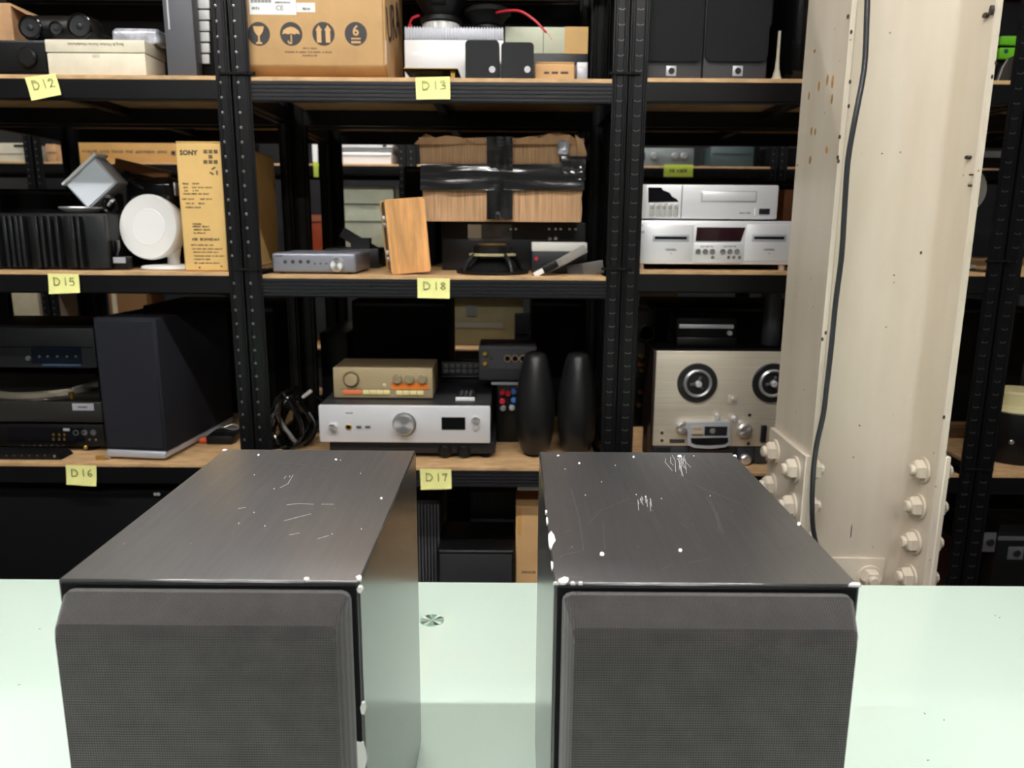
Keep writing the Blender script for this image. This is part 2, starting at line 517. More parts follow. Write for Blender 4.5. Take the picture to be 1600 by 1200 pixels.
# ------------------------------------------------------------------ the two loudspeakers on the table
def speaker_mats():
    m = bpy.data.materials.new('black_satin_veneer')
    m.use_nodes = True
    nt = m.node_tree
    b = nt.nodes['Principled BSDF']
    b.inputs['Base Color'].default_value = lin((50, 49, 50))
    b.inputs['Specular IOR Level'].default_value = 0.5
    b.inputs['Coat Weight'].default_value = 1.0
    b.inputs['Coat IOR'].default_value = 1.7
    b.inputs['Coat Roughness'].default_value = 0.22
    b.inputs['Roughness'].default_value = 0.5
    tc = nt.nodes.new('ShaderNodeTexCoord')
    mp = nt.nodes.new('ShaderNodeMapping')
    mp.inputs['Scale'].default_value = (140, 8, 8)
    n = nt.nodes.new('ShaderNodeTexNoise')
    n.inputs['Scale'].default_value = 1.6
    n.inputs['Detail'].default_value = 4
    nt.links.new(tc.outputs['Object'], mp.inputs[0])
    nt.links.new(mp.outputs[0], n.inputs['Vector'])
    mr = nt.nodes.new('ShaderNodeMapRange')
    mr.inputs['To Min'].default_value = 0.45
    mr.inputs['To Max'].default_value = 0.62
    nt.links.new(n.outputs['Fac'], mr.inputs[0])
    nt.links.new(mr.outputs[0], b.inputs['Roughness'])
    # fine pale dust specks
    v = nt.nodes.new('ShaderNodeTexVoronoi')
    v.inputs['Scale'].default_value = 130
    nt.links.new(tc.outputs['Object'], v.inputs['Vector'])
    n3 = nt.nodes.new('ShaderNodeTexNoise')
    n3.inputs['Scale'].default_value = 40
    nt.links.new(tc.outputs['Object'], n3.inputs['Vector'])
    ml = nt.nodes.new('ShaderNodeMath')
    ml.operation = 'MULTIPLY'
    lt = nt.nodes.new('ShaderNodeMath')
    lt.operation = 'LESS_THAN'
    lt.inputs[1].default_value = 0.055
    nt.links.new(v.outputs['Distance'], lt.inputs[0])
    gtn = nt.nodes.new('ShaderNodeMath')
    gtn.operation = 'GREATER_THAN'
    gtn.inputs[1].default_value = 0.64
    nt.links.new(n3.outputs['Fac'], gtn.inputs[0])
    nt.links.new(lt.outputs[0], ml.inputs[0])
    nt.links.new(gtn.outputs[0], ml.inputs[1])
    mx = nt.nodes.new('ShaderNodeMix')
    mx.data_type = 'RGBA'
    mx.inputs[6].default_value = lin((50, 49, 50))
    mx.inputs[7].default_value = lin((200, 200, 200))
    nt.links.new(ml.outputs[0], mx.inputs[0])
    nt.links.new(mx.outputs[2], b.inputs['Base Color'])
    # woven grille cloth
    g = bpy.data.materials.new('grille_cloth')
    g.use_nodes = True
    nt = g.node_tree
    b = nt.nodes['Principled BSDF']
    b.inputs['Roughness'].default_value = 0.9
    b.inputs['Specular IOR Level'].default_value = 0.15
    b.inputs['Sheen Weight'].default_value = 0.45
    b.inputs['Sheen Roughness'].default_value = 0.5
    tc = nt.nodes.new('ShaderNodeTexCoord')
    sp = nt.nodes.new('ShaderNodeSeparateXYZ')
    nt.links.new(tc.outputs['Object'], sp.inputs[0])
    sb = nt.nodes.new('ShaderNodeMath')
    sb.operation = 'ADD'
    nt.links.new(sp.outputs[2], sb.inputs[0])
    nt.links.new(sp.outputs[1], sb.inputs[1])
    cb = nt.nodes.new('ShaderNodeCombineXYZ')
    nt.links.new(sp.outputs[0], cb.inputs[0])
    nt.links.new(sb.outputs[0], cb.inputs[2])
    waves = []
    for ax in ('X', 'Z'):
        w = nt.nodes.new('ShaderNodeTexWave')
        w.bands_direction = ax
        w.inputs['Scale'].default_value = 190 if ax == 'X' else 178
        w.inputs['Distortion'].default_value = 0.8
        w.inputs['Detail'].default_value = 1
        w.inputs['Detail Scale'].default_value = 0.4
        nt.links.new(cb.outputs[0], w.inputs['Vector'])
        waves.append(w)
    a2 = nt.nodes.new('ShaderNodeMath')
    a2.operation = 'MULTIPLY_ADD'
    a2.inputs[1].default_value = 0.6
    nt.links.new(waves[0].outputs['Fac'], a2.inputs[0])
    nt.links.new(waves[1].outputs['Fac'], a2.inputs[2])
    n = nt.nodes.new('ShaderNodeTexNoise')
    n.inputs['Scale'].default_value = 60
    n.inputs['Detail'].default_value = 6
    nt.links.new(tc.outputs['Object'], n.inputs['Vector'])
    mrn = nt.nodes.new('ShaderNodeMath')
    mrn.operation = 'MULTIPLY_ADD'
    mrn.inputs[1].default_value = 0.9
    nt.links.new(n.outputs['Fac'], mrn.inputs[0])
    nt.links.new(a2.outputs[0], mrn.inputs[2])
    r = nt.nodes.new('ShaderNodeValToRGB')
    r.color_ramp.elements[0].position = 0.25
    r.color_ramp.elements[1].position = 0.95
    r.color_ramp.elements[0].color = lin((26, 26, 26))
    r.color_ramp.elements[1].color = lin((82, 78, 76))
    dv = nt.nodes.new('ShaderNodeMath')
    dv.operation = 'MULTIPLY'
    dv.inputs[1].default_value = 0.4
    nt.links.new(mrn.outputs[0], dv.inputs[0])
    nt.links.new(dv.outputs[0], r.inputs[0])
    nt.links.new(r.outputs[0], b.inputs['Base Color'])
    bp = nt.nodes.new('ShaderNodeBump')
    bp.inputs['Strength'].default_value = 0.6
    bp.inputs['Distance'].default_value = 0.0006
    nt.links.new(a2.outputs[0], bp.inputs['Height'])
    nt.links.new(bp.outputs[0], b.inputs['Normal'])
    return m, g


veneer, cloth = speaker_mats()
STOP = CZ - 0.23
SH = STOP - TZ


def flat_marks(pts, base, w, th=0.0002):
    """a polyline lying on the cabinet top, pixel points"""
    g = G()
    P = [aZ(x, y, STOP) - base for x, y in pts]
    for a, b in zip(P[:-1], P[1:]):
        d = (b - a)
        if d.length < 1e-6:
            continue
        n_ = Vector((-d.y, d.x, 0)).normalized() * w / 2
        q = [a + n_, a - n_, b - n_, b + n_]
        g.add([(p.x, p.y, SH + 0.00005) for p in q] + [(p.x, p.y, SH + th) for p in q],
              [(0, 1, 2, 3), (4, 5, 6, 7), (0, 1, 5, 4), (1, 2, 6, 5), (2, 3, 7, 6), (3, 0, 4, 7)])
    return g


def blob(x, y, rx, ry, seed):
    rnd = random.Random(seed)
    p = [(x + rx * math.cos(a) * rnd.uniform(0.7, 1.15), y + ry * math.sin(a) * rnd.uniform(0.7, 1.15)) for a in [2 * math.pi * i / 9 for i in range(9)]]
    return p


def table_speaker(x0, x1, label, chips, lines, faint, edge):
    xc, yf, dep, w = (x0 + x1) / 2, 0.467, 0.298, x1 - x0
    base = Vector((xc, yf, TZ))
    t = T('bookshelf_speaker', label, 'loudspeaker', base, (0, 0, 0), 'loudspeaker pair on the glass table')
    c = G()
    c.box(-w / 2, w / 2, 0, dep, 0.004, SH, 0.0012, 1)
    cab = c.to('cabinet', veneer, t)
    for sx in (-1, 1):
        for sy in (0.03, dep - 0.03):
            G().cyl((sx * (w / 2 - 0.025), sy, 0), (0, 0, 1), 0.01, 0.004, 16).to('rubber_foot', blackm, t)
    G().box(-w / 2 + 0.002, w / 2 - 0.002, -0.0015, 0, 0.008, SH - 0.002, 0.0008, 1).to('baffle', blackm, t)
    # grille: a cloth-covered frustum with rounded edges
    gi, go, gt_, gd = 0.0055, 0.0125, 0.0225, 0.027
    zt, zb = SH - 0.0055, 0.014
    def ring(xi, zt_, zb_, y, rr):
        pts = []
        for (cx, cz, a0) in ((w / 2 - xi - rr, zt_ - rr, 0), (-w / 2 + xi + rr, zt_ - rr, 90), (-w / 2 + xi + rr, zb_ + rr, 180), (w / 2 - xi - rr, zb_ + rr, 270)):
            for k in range(4):
                a = math.radians(a0 + 30 * k)
                pts.append((cx + rr * math.cos(a), y, cz + rr * math.sin(a)))
        return pts
    rings = [ring(gi, zt, zb, -0.001, 0.006), ring(gi, zt, zb, -0.006, 0.006), ring(gi + 0.0045, zt - 0.0125, zb + 0.0125, -gd + 0.002, 0.005),
             ring(go - 0.001, SH - gt_ - 0.001, zb + 0.016, -gd - 0.001, 0.004), ring(go + 0.004, SH - gt_ - 0.006, zb + 0.022, -gd - 0.0016, 0.003)]
    g = G()
    n = 16
    g.add([p for r_ in rings for p in r_], [(j * n + k, j * n + (k + 1) % n, (j + 1) * n + (k + 1) % n, (j + 1) * n + k) for j in range(4) for k in range(n)] + [tuple(4 * n + k for k in range(n)), tuple(range(n - 1, -1, -1))])
    g.to('grille', cloth, t, ang=0.42)
    ch = G()
    for i, (x, y, rx, ry) in enumerate(chips):
        p = blob(x, y, rx, ry, i)
        P = [aZ(a, b, STOP) - base for a, b in p]
        P = [(min(max(q.x, -w / 2 - 0.0006), w / 2 + 0.0006), min(max(q.y, -0.0006), dep)) for q in P]
        ch.prism(P, SH - 0.0012, SH + 0.0004, 'z')
    for (x, y, rx, ry) in edge:      # chips on the vertical front edges
        p = aY(x, y, yf) - base
        ch.prism([(p.x + rx * 0.0004 * math.cos(a), p.z + ry * 0.0004 * math.sin(a)) for a in (0, 1, 2, 3, 4, 5)], -0.0018, 0.001)
    ch.to('paint_chips', whiteline, cab, kind='stuff')
    sc_ = G()
    for pts in lines:
        q = flat_marks(pts, base, 0.0004)
        sc_.add(q.v, q.f)
    if sc_.v:
        sc_.to('scratches', mat('bright_scratch', (190, 190, 190), 0.7), cab, kind='stuff')
    sf = G()
    for pts in faint:
        q = flat_marks(pts, base, 0.0005, 0.0001)
        sf.add(q.v, q.f)
    sf.to('scuffs', mat('faint_scuff', (74, 74, 75), 0.6), cab, kind='stuff')
    return t


rs = random.Random(3)
lines_r = []
for i in range(12):
    x, y = 1040 + rs.uniform(0, 34), 711 + rs.uniform(0, 6)
    lines_r.append([(x, y), (x + rs.uniform(-4, 6), y + rs.uniform(4, 12)), (x + rs.uniform(-6, 10), y + rs.uniform(12, 28))])
for i in range(12):
    x, y = 996 + rs.uniform(0, 22), 775 + rs.uniform(0, 10)
    lines_r.append([(x, y), (x + rs.uniform(0, 3), y + rs.uniform(6, 14))])
def ln(*p):
    return list(p)
faint_r = [ln((892, 762), (905, 810), (912, 860)), ln((870, 870), (905, 862)), ln((942, 815), (945, 858)), ln((1104, 776), (1116, 800), (1128, 832)), ln((1110, 780), (1120, 806), (1124, 830)),
           ln((1058, 742), (1100, 764), (1165, 790)), ln((1075, 880), (1112, 872)), ln((1186, 862), (1260, 852)), ln((918, 820), (938, 798), (985, 778)), ln((880, 832), (892, 829)),
           ln((888, 900), (910, 903)), ln((1034, 890), (1050, 882)), ln((1062, 816), (1076, 826)), ln((1120, 800), (1131, 835))]
for i in range(26):
    x, y = rs.uniform(890, 1180), rs.uniform(730, 900)
    if x < 890 + (y - 700) * 0.02 or x > 1140 + (y - 707):
        continue
    d = rs.uniform(-6, 12)
    faint_r.append([(x, y), (x + d, y + rs.uniform(-3, 3))])
chips_r = [(852, 800, 3, 3), (854, 814, 3, 6), (860, 845, 7, 13), (861, 884, 4, 8), (881, 907, 9, 5), (868, 913, 6, 4), (895, 912, 4, 3), (907, 912, 4, 3), (941, 866, 4, 3.5),
           (1063, 860, 3.5, 3), (1248, 819, 3, 3), (1336, 913, 11, 3), (1150, 712, 5, 1.5), (1062, 713, 4, 2), (990, 714, 2, 2), (872, 712, 2, 1.5), (905, 724, 2, 1.5)]
for i in range(9):
    chips_r.append((rs.uniform(870, 1130), rs.uniform(712, 790), 0.9, 0.7))
lines_l = [ln((448, 789), (466, 787), (490, 788)), ln((502, 788), (522, 788)), ln((372, 795), (384, 793)), ln((444, 704 + 110), (470, 807), (486, 803)), ln((452, 836), (468, 833)), ln((496, 842), (514, 837)),
           ln((444, 748), (447, 744)), ln((452, 746), (453, 743)), ln((438, 762), (450, 756), (458, 742))]
faint_l = [ln((150 + 60, 815), (250, 802)), ln((415, 722), (470, 726), (515, 732)), ln((565, 828), (585, 818)), ln((440, 726), (452, 732))]
for i in range(40):
    x, y = rs.uniform(330, 600), rs.uniform(710, 860)
    faint_l.append([(x, y), (x + rs.uniform(-7, 7), y + rs.uniform(-2, 2))])
chips_l = [(479, 905, 4, 3), (561, 903, 5, 4), (350, 703.5, 5, 1.5), (596, 779, 2, 2), (404, 711, 2, 1.5), (525, 718, 2, 1.5)]
for i in range(9):
    chips_l.append((rs.uniform(350, 600), rs.uniform(708, 840), 0.8, 0.6))
table_speaker(-0.2968, -0.0990, 'black loudspeaker with grey grille and scuffed shiny top, beside the metal table disc', chips_l, lines_l, faint_l, [(563, 920, 5, 6), (568, 1105, 5, 12), (563, 1185, 12, 40)])
table_speaker(0.0285, 0.2290, 'black loudspeaker with chipped white edges and scribbled scratches, nearest the cream column', chips_r, lines_r, faint_r, [])

# ------------------------------------------------------------------ the cream steel column
YC, YCF = 1.36, 1.56
colm = bpy.data.materials.new('cream_column_paint')
colm.use_nodes = True
nt = colm.node_tree
b_ = nt.nodes['Principled BSDF']
b_.inputs['Roughness'].default_value = 0.34
tc = nt.nodes.new('ShaderNodeTexCoord')
n1 = nt.nodes.new('ShaderNodeTexNoise')
n1.inputs['Scale'].default_value = 5
n1.inputs['Detail'].default_value = 6
mp = nt.nodes.new('ShaderNodeMapping')
mp.inputs['Scale'].default_value = (3, 3, 0.6)
nt.links.new(tc.outputs['Object'], mp.inputs[0])
nt.links.new(mp.outputs[0], n1.inputs['Vector'])
r1 = nt.nodes.new('ShaderNodeValToRGB')
r1.color_ramp.elements[0].position, r1.color_ramp.elements[1].position = 0.3, 0.7
r1.color_ramp.elements[0].color, r1.color_ramp.elements[1].color = lin((209, 197, 177)), lin((220, 209, 192))
nt.links.new(n1.outputs['Fac'], r1.inputs[0])
v1 = nt.nodes.new('ShaderNodeTexVoronoi')
v1.inputs['Scale'].default_value = 22
v1.inputs['Randomness'].default_value = 1
nt.links.new(tc.outputs['Object'], v1.inputs['Vector'])
lt = nt.nodes.new('ShaderNodeMath')
lt.operation = 'LESS_THAN'
lt.inputs[1].default_value = 0.045
nt.links.new(v1.outputs['Distance'], lt.inputs[0])
mx = nt.nodes.new('ShaderNodeMix')
mx.data_type = 'RGBA'
nt.links.new(lt.outputs[0], mx.inputs[0])
nt.links.new(r1.outputs[0], mx.inputs[6])
mx.inputs[7].default_value = lin((168, 148, 122))
nt.links.new(mx.outputs[2], b_.inputs['Base Color'])
n2 = nt.nodes.new('ShaderNodeTexNoise')
n2.inputs['Scale'].default_value = 35
n2.inputs['Detail'].default_value = 4
nt.links.new(tc.outputs['Object'], n2.inputs['Vector'])
bp = nt.nodes.new('ShaderNodeBump')
bp.inputs['Strength'].default_value = 0.25
bp.inputs['Distance'].default_value = 0.003
nt.links.new(n2.outputs['Fac'], bp.inputs['Height'])
nt.links.new(bp.outputs[0], b_.inputs['Normal'])

XL = aY(1291, 450, YC).x
XR = aY(1511, 450, YC).x
CX, CY = (XL + XR) / 2, (YC + YCF) / 2
hw, hb = (XR - XL) / 2, (YCF - YC) / 2
colt = T('steel_column', 'cream painted steel column with bolted splice plates in front of the shelving', 'column', (CX, CY, 0))
tf, tw, tr, fr = 0.011, 0.005, 0.020, 0.014
prof = []
def half(sx, sy):
    """one quarter of the section from flange tip to web"""
    q = [(hw, hb), (hw - tf * 0.8, hb), (hw - tf, hb - 0.003)]
    q += [(hw - tr, tw + fr)]
    for k in (1, 2, 3, 4):
        a = math.radians(k * 22.5)
        q.append((hw - tr - fr * (1 - math.cos(a)), tw + fr * (1 - math.sin(a))))
    return [(sx * a, sy * b) for a, b in q]
prof = half(1, 1) + half(-1, 1)[::-1] + half(-1, -1) + half(1, -1)[::-1]
G().prism(prof, 0, CEIL, 'z').to('shaft', colm, colt, ang=0.5)
zpl = aY(1265, 712, YC).z
for sx in (-1, 1):
    xa, xb = sorted((sx * hw, sx * (hw + 0.010)))
    G().box(xa, xb, -hb - 0.002, hb + 0.002, 0.25, zpl, 0.0015, 1).to('splice_plate', colm, colt)


def bolt(x, y, z, ax, r=0.0205, parent=None):
    g = G()
    g.cyl((x, y, z), ax, r * 1.25, 0.004, 20, 0.001)
    c2 = Vector((x, y, z)) + Vector(ax) * 0.004
    g.lathe([(r, 0), (r, 0.012), (r * 0.8, 0.016)], c2, ax, 6)
    g.lathe([(r * 0.55, 0.0155), (r * 0.55, 0.022), (r * 0.45, 0.024)], c2, ax, 12)
    return g.to('bolt', colm, colt, ang=0.5)


zb0 = aY(1437, 735, 1.40).z
for k in range(5):
    z = zb0 - 0.073 * k
    for yy in (-0.058, 0.058):
        bolt(-hw - 0.010, yy, z, (-1, 0, 0))
        bolt(hw + 0.010, yy, z, (1, 0, 0))
        bolt(-hw + tf + 0.003, yy, z, (1, 0, 0))
        bolt(hw - tf - 0.003, yy, z, (-1, 0, 0))
pw = aY(1380, 868, CY)
wp0 = aY(1290, 868, CY).x - CX
G().box(wp0, pw.x - CX, -tw - 0.008, -tw, 0.3, pw.z, 0.004).to('web_plate', colm, colt)
pb = aY(1353, 897, CY)
bolt(pb.x - CX, -tw - 0.008, pb.z, (0, -1, 0))
bolt(pb.x - CX, -tw - 0.008, pb.z - 0.08, (0, -1, 0))
# rust bleeding through the side face, dark chips on the flange edges
rg = G()
for i, (px, py, a, b) in enumerate([(1280, 135, 2.5, 9), (1293, 125, 2.5, 9), (1301, 128, 2.5, 10), (1300, 155, 2, 8), (1264, 150, 2, 7), (1268, 205, 2, 7), (1274, 206, 2, 6), (1292, 234, 3, 6), (1266, 250, 3, 7), (1273, 80, 3, 3), (1246, 258, 2, 2)]):
    d = ray(px, py)
    X = XL
    p = d * (X / d.x)
    q = [(p.y - CY + a * 0.002 * math.cos(k), p.z + CZ + b * 0.0011 * math.sin(k)) for k in [j * 0.785 for j in range(8)]]
    rg.prism(q, -hw - 0.0004, -hw + 0.0005, 'x')
rg.to('rust_spots', rust, colt, kind='stuff')
cg = G()
for (px, py, a, b) in [(1542, 24, 3, 4), (1551, 16, 1.5, 7), (1514, 246, 3, 3), (1519, 273, 1, 1.5), (1517, 290, 1, 2), (1439, 395, 2, 3), (1378, 240, 1.5, 1.2), (1397, 430, 1.5, 1.2), (1343, 665, 1.5, 1.5), (1330, 830, 1, 14)]:
    # on the inside of the far flange or on the web
    d = ray(px, py)
    p = d * ((XR - 0.014) / d.x)
    if p.y < CY - 0.03 and px > 1430:
        q = [(p.y - CY + a * 0.0022 * math.cos(k), p.z + CZ + b * 0.0011 * math.sin(k)) for k in [j * 0.785 for j in range(8)]]
        cg.prism(q, hw - 0.0185, hw - 0.0125, 'x')
    else:
        p = d * ((CY - tw) / d.y)
        q = [(p.x - CX + a * 0.0011 * math.cos(k), p.z + CZ + b * 0.0011 * math.sin(k)) for k in [j * 0.785 for j in range(8)]]
        cg.prism(q, -tw - 0.0005, -tw)
for (px, py) in ((1325, 26), (1330, 50), (1328, 128), (1326, 166), (1312, 214), (1309, 246), (1310, 252), (1285, 530), (1290, 520), (1585 - 1585 + 1556, 98), (1550, 120), (1475, 652)):
    p = aY(px, py, YC)
    cg.prism([(p.x - CX + 0.0022 * math.cos(k), p.z + 0.004 * math.sin(k)) for k in [j * 1.05 for j in range(6)]], -hb - 0.0005, -hb + 0.001)
cg.to('paint_chips', chipd, colt, kind='stuff')

cab_pts = [(1356, -120), (1356, -40), (1354, 40), (1350, 110), (1337, 180), (1325, 250), (1320, 320), (1315, 400), (1306, 470), (1299, 540), (1291, 610), (1286, 650), (1275, 700), (1270, 750), (1269, 800), (1273, 840), (1290, 900), (1330, 960)]
pts = []
for i, (x, y) in enumerate(cab_pts):
    yy = 1.352 - (0.004 if 3 < i < 8 else 0) - 0.012 * math.sin(i * 0.4) ** 2
    pts.append(aY(x, y, yy))
pts[0:0] = [Vector((pts[0].x + 0.004, 1.345, CEIL)), Vector((pts[0].x + 0.002, 1.345, 2.6)), Vector((pts[0].x + 0.001, 1.347, 2.1))]
tag(G().tube(pts, 0.0046, 10).to('power_cable', cablem), 'thin dark grey cable hanging down the front of the cream column', 'cable')

# ------------------------------------------------------------------ shelving
YF = 1.80
UD = 0.45
LEV = {'L': [CZ + 0.316, CZ - 0.114, CZ - 0.580], 'M': [CZ + 0.315, CZ - 0.119, CZ - 0.583], 'R': [CZ + 0.318, CZ - 0.103, CZ - 0.592]}
for k in LEV:
    LEV[k] = [LEV[k][0] + 0.455] + LEV[k] + [LEV[k][2] - 0.455]
LEV['Q'] = LEV['R']
UNITX = {'L': (-1.517, -0.627), 'M': (-0.622, 0.250), 'R': (0.254, 1.133), 'Q': (1.138, 2.02)}
BT = 0.009       # hardboard thickness
BH = 0.043       # beam height


def beam_profile(ribbed, s):
    """outline (y, z) of a rolled beam, front towards -y * s"""
    f = [(0.0, 0.0), (0.0, -0.004)]
    if ribbed:
        for k in range(4):
            z = -0.006 - k * 0.0085
            f += [(0.0, z), (0.0025, z - 0.0015), (0.0025, z - 0.0035), (0.0, z - 0.005)]
    f += [(0.0, -BH + 0.004), (0.002, -BH + 0.001), (0.004, -BH), (0.020, -BH), (0.020, -BH + 0.002), (0.005, -BH + 0.002), (0.005, 0.0)]
    return [(y * s, z) for y, z in f]


SLOTM = mat('slot_rim', (120, 118, 118), 0.3, metal=0.7)


def upright(t, x0, x1, y0, sy, sx, ztop, slots, holes_right=False):
    """angle post: front plate x0..x1 at y0, flange going back (sy=+1) or forward, standing on the outer side sx"""
    w = x1 - x0
    y = [0.0, 0.0, -0.0022, -0.0022, 0.0, 0.0, -0.0022, -0.0022, 0.0, 0.0]
    xs = [0.0, 0.003, 0.005, 0.008, 0.010, w - 0.010, w - 0.008, w - 0.005, w - 0.003, w]
    front = [(x0 + a, y0 + b * sy) for a, b in zip(xs, y)]
    back = [(x0 + a, y0 + (b + 0.002) * sy) for a, b in zip(xs, y)]
    if sx > 0:     # outer flange on the right
        outline = front + [(x1, y0 + 0.038 * sy), (x1 - 0.002, y0 + 0.038 * sy)] + [(x1 - 0.002, y0 + 0.002 * sy)] + back[-2::-1]
    else:
        outline = front + back[:0:-1] + [(x0 + 0.002, y0 + 0.002 * sy), (x0 + 0.002, y0 + 0.038 * sy), (x0, y0 + 0.038 * sy)]
    o = G().prism(outline, 0.0, ztop, 'z').to('upright', shelfm, t, ang=0.4)
    if slots:
        g = G()
        z = 0.08
        xm = x0 + (w * 0.30 if slots == 1 else w * 0.5)
        while z < ztop - 0.03:
            if slots == 1:
                g.lathe([(0.0036, 0.0), (0.0034, 0.0012), (0.0015, 0.0018)], (xm, y0, z), (0, -1 * sy, 0), 8)
            else:
                g.box(xm - 0.007, xm - 0.0045, y0 - 0.0008, y0, z - 0.001, z + 0.001)
                g.box(xm + 0.0045, xm + 0.007, y0 - 0.0008, y0, z - 0.001, z + 0.001)
                g.box(xm - 0.0045, xm + 0.0045, y0 - 0.0005, y0, z - 0.0022, z - 0.001)
            z += 0.0315
        g.to('slot_row', SLOTM, o, kind='stuff')
    return o


def shelf_unit(label, X0, X1, Y0, levels, ribbed, ztop, lw=0.040, rw=0.036, slots=(1, 2), group='front row of shelving'):
    xc, yc = (X0 + X1) / 2, Y0 + UD / 2
    t = T('shelving_unit', label, 'shelving', (xc, yc, 0), group=group)
    a, b = X0 - xc, X1 - xc
    f, r = -UD / 2, UD / 2
    upright(t, a, a + lw, f, 1, -1, ztop, slots[0])
    upright(t, b - rw, b, f, 1, 1, ztop, slots[1])
    upright(t, a, a + lw, r, -1, -1, ztop, 0)
    upright(t, b - rw, b, r, -1, 1, ztop, 0)
    # the rear posts show their slotted inner face to the camera
    for (x0_, x1_, sl) in ((a, a + lw, slots[0]), (b - rw, b, slots[1])):
        pass
    for i, z in enumerate(levels):
        ia, ib = a + lw, b - rw
        fb = G().prism([(f + 0.001 + y, z - BT + zz) for y, zz in beam_profile(ribbed, 1)], ia, ib, 'x').to('front_beam', ribm if ribbed else shelfm, t, ang=0.4)
        G().prism([(r - 0.001 + y, z - BT + zz) for y, zz in beam_profile(False, -1)], ia, ib, 'x').to('rear_beam', shelfm, t, ang=0.4)
        for (xs, d) in ((a + 0.003, 1), (b - 0.003, -1)):
            G().prism([(xs + 0.0 * d, z - BT), (xs + 0.0 * d, z - BT - BH), (xs + 0.018 * d, z - BT - BH), (xs + 0.018 * d, z - BT - BH + 0.002), (xs + 0.002 * d, z - BT - BH + 0.002), (xs + 0.002 * d, z - BT)], f + 0.04, r - 0.04, 'y').to('side_beam', shelfm, t, ang=0.4)
        G().box(ia + 0.0005, ib - 0.0005, f + 0.0005, r - 0.001, z - BT, z, 0.0008, 1).to('board', boardm, t)
        G().box(-0.012, 0.012, f + 0.022, r - 0.022, z - BT - 0.022, z - BT, 0.002, 1).to('centre_bar', shelfm, t)
    return t


UTOP = 2.35
shelf_unit('black shelving unit holding the yellow cardboard box and black subwoofer', *UNITX['L'], YF, LEV['L'], False, UTOP, rw=0.032, slots=(1, 1))
shelf_unit('black shelving unit with ribbed beams holding the silver amplifier and taped carton', *UNITX['M'], YF, LEV['M'], True, UTOP, rw=0.033, slots=(1, 2))
shelf_unit('black shelving unit behind the cream column holding the reel tape deck', *UNITX['R'], YF, LEV['R'], False, UTOP, slots=(2, 2))
shelf_unit('black shelving unit at the right edge of the picture', *UNITX['Q'], YF, LEV['Q'], False, UTOP, slots=(2, 2))
Y2 = YF + UD + 0.02
for k, lb in (('L', 'black shelving unit directly behind the one with the yellow box'), ('M', 'black shelving unit directly behind the one with the silver amplifier'), ('R', 'black shelving unit directly behind the one with the tape deck'), ('Q', 'black shelving unit behind the rightmost front unit')):
    shelf_unit(lb, *UNITX[k], Y2, [z - 0.004 for z in LEV[k]], False, UTOP, slots=(1, 1), group='second row of shelving')
Y3 = 3.80
LEV3 = [CZ + 0.74, CZ + 0.275, CZ - 0.158, CZ - 0.613, CZ - 1.06]
for k, lb in ((-3.17, 'distant black shelving unit at the left edge'), (-2.28, 'distant black shelving unit carrying the long flat carton'), (-1.39, 'distant black shelving unit carrying the white slabs'), (-0.5, 'distant black shelving unit seen behind the taped carton'), (0.38, 'distant black shelving unit carrying the lime label'), (1.265, 'distant black shelving unit hidden by the column'), (2.15, 'distant black shelving unit seen right of the column')):
    shelf_unit(lb, k, k + 0.88, Y3, LEV3, False, 2.4, slots=(1, 1), group='far row of shelving')

tiem = blackm
def tie(px, py, w, label):
    p = aY(px, py, YF)
    k = p.z
    tag(G().box(p.x - w / 2, p.x + w / 2, YF - 0.0055, YF - 0.0035, k - 0.003, k + 0.003, 0.0008, 1)
        .box(p.x - w / 2, p.x - w / 2 + 0.002, YF - 0.0055, YF - 0.0024, k - 0.003, k + 0.003)
        .box(p.x + w / 2 - 0.002, p.x + w / 2, YF - 0.0055, YF - 0.0024, k - 0.003, k + 0.003)
        .box(p.x + w * 0.2, p.x + w * 0.2 + 0.008, YF - 0.009, YF - 0.004, k - 0.004, k + 0.004, 0.001, 1).to('cable_tie', tiem), label, 'cable tie', 'ties joining the uprights')
tie(372, 115, 0.078, 'black cable tie joining uprights beside the carton with round symbols')
tie(389, 421, 0.078, 'black cable tie joining uprights beside the yellow cardboard box')
tie(976, 115, 0.070, 'black cable tie joining uprights beside the two tall black speakers')
tie(963, 420, 0.070, 'black cable tie joining uprights beside the silver deck')
tie(1562, 408, 0.070, 'black cable tie joining uprights right of the column, upper one')
tie(1528, 733, 0.070, 'black cable tie joining uprights right of the column, lower one')

# ------------------------------------------------------------------ sticky notes
GL = {'D': [[(0, 0), (0, 1)], [(0, 1), (.45, .95), (.7, .65), (.7, .35), (.45, .05), (0, 0)]], '1': [[(.3, 0), (.3, 1)]],
      '2': [[(.05, .75), (.25, 1), (.55, .95), (.6, .7), (.4, .4), (.1, .05), (.3, .12), (.7, .05)]],
      '3': [[(.05, .95), (.5, 1), (.6, .75), (.3, .52), (.6, .4), (.55, .08), (.05, .02)]],
      '5': [[(.6, 1), (.15, 1), (.1, .55), (.5, .6), (.62, .3), (.45, .02), (.05, .05)]],
      '6': [[(.5, 1), (.2, .7), (.1, .3), (.3, 0), (.6, .15), (.5, .42), (.15, .35)]],
      '7': [[(.05, .95), (.6, 1), (.4, .5), (.3, 0)]], '8': [[(.35, .52), (.1, .8), (.35, 1), (.58, .8), (.35, .52), (.08, .2), (.35, 0), (.62, .2), (.35, .52)]]}


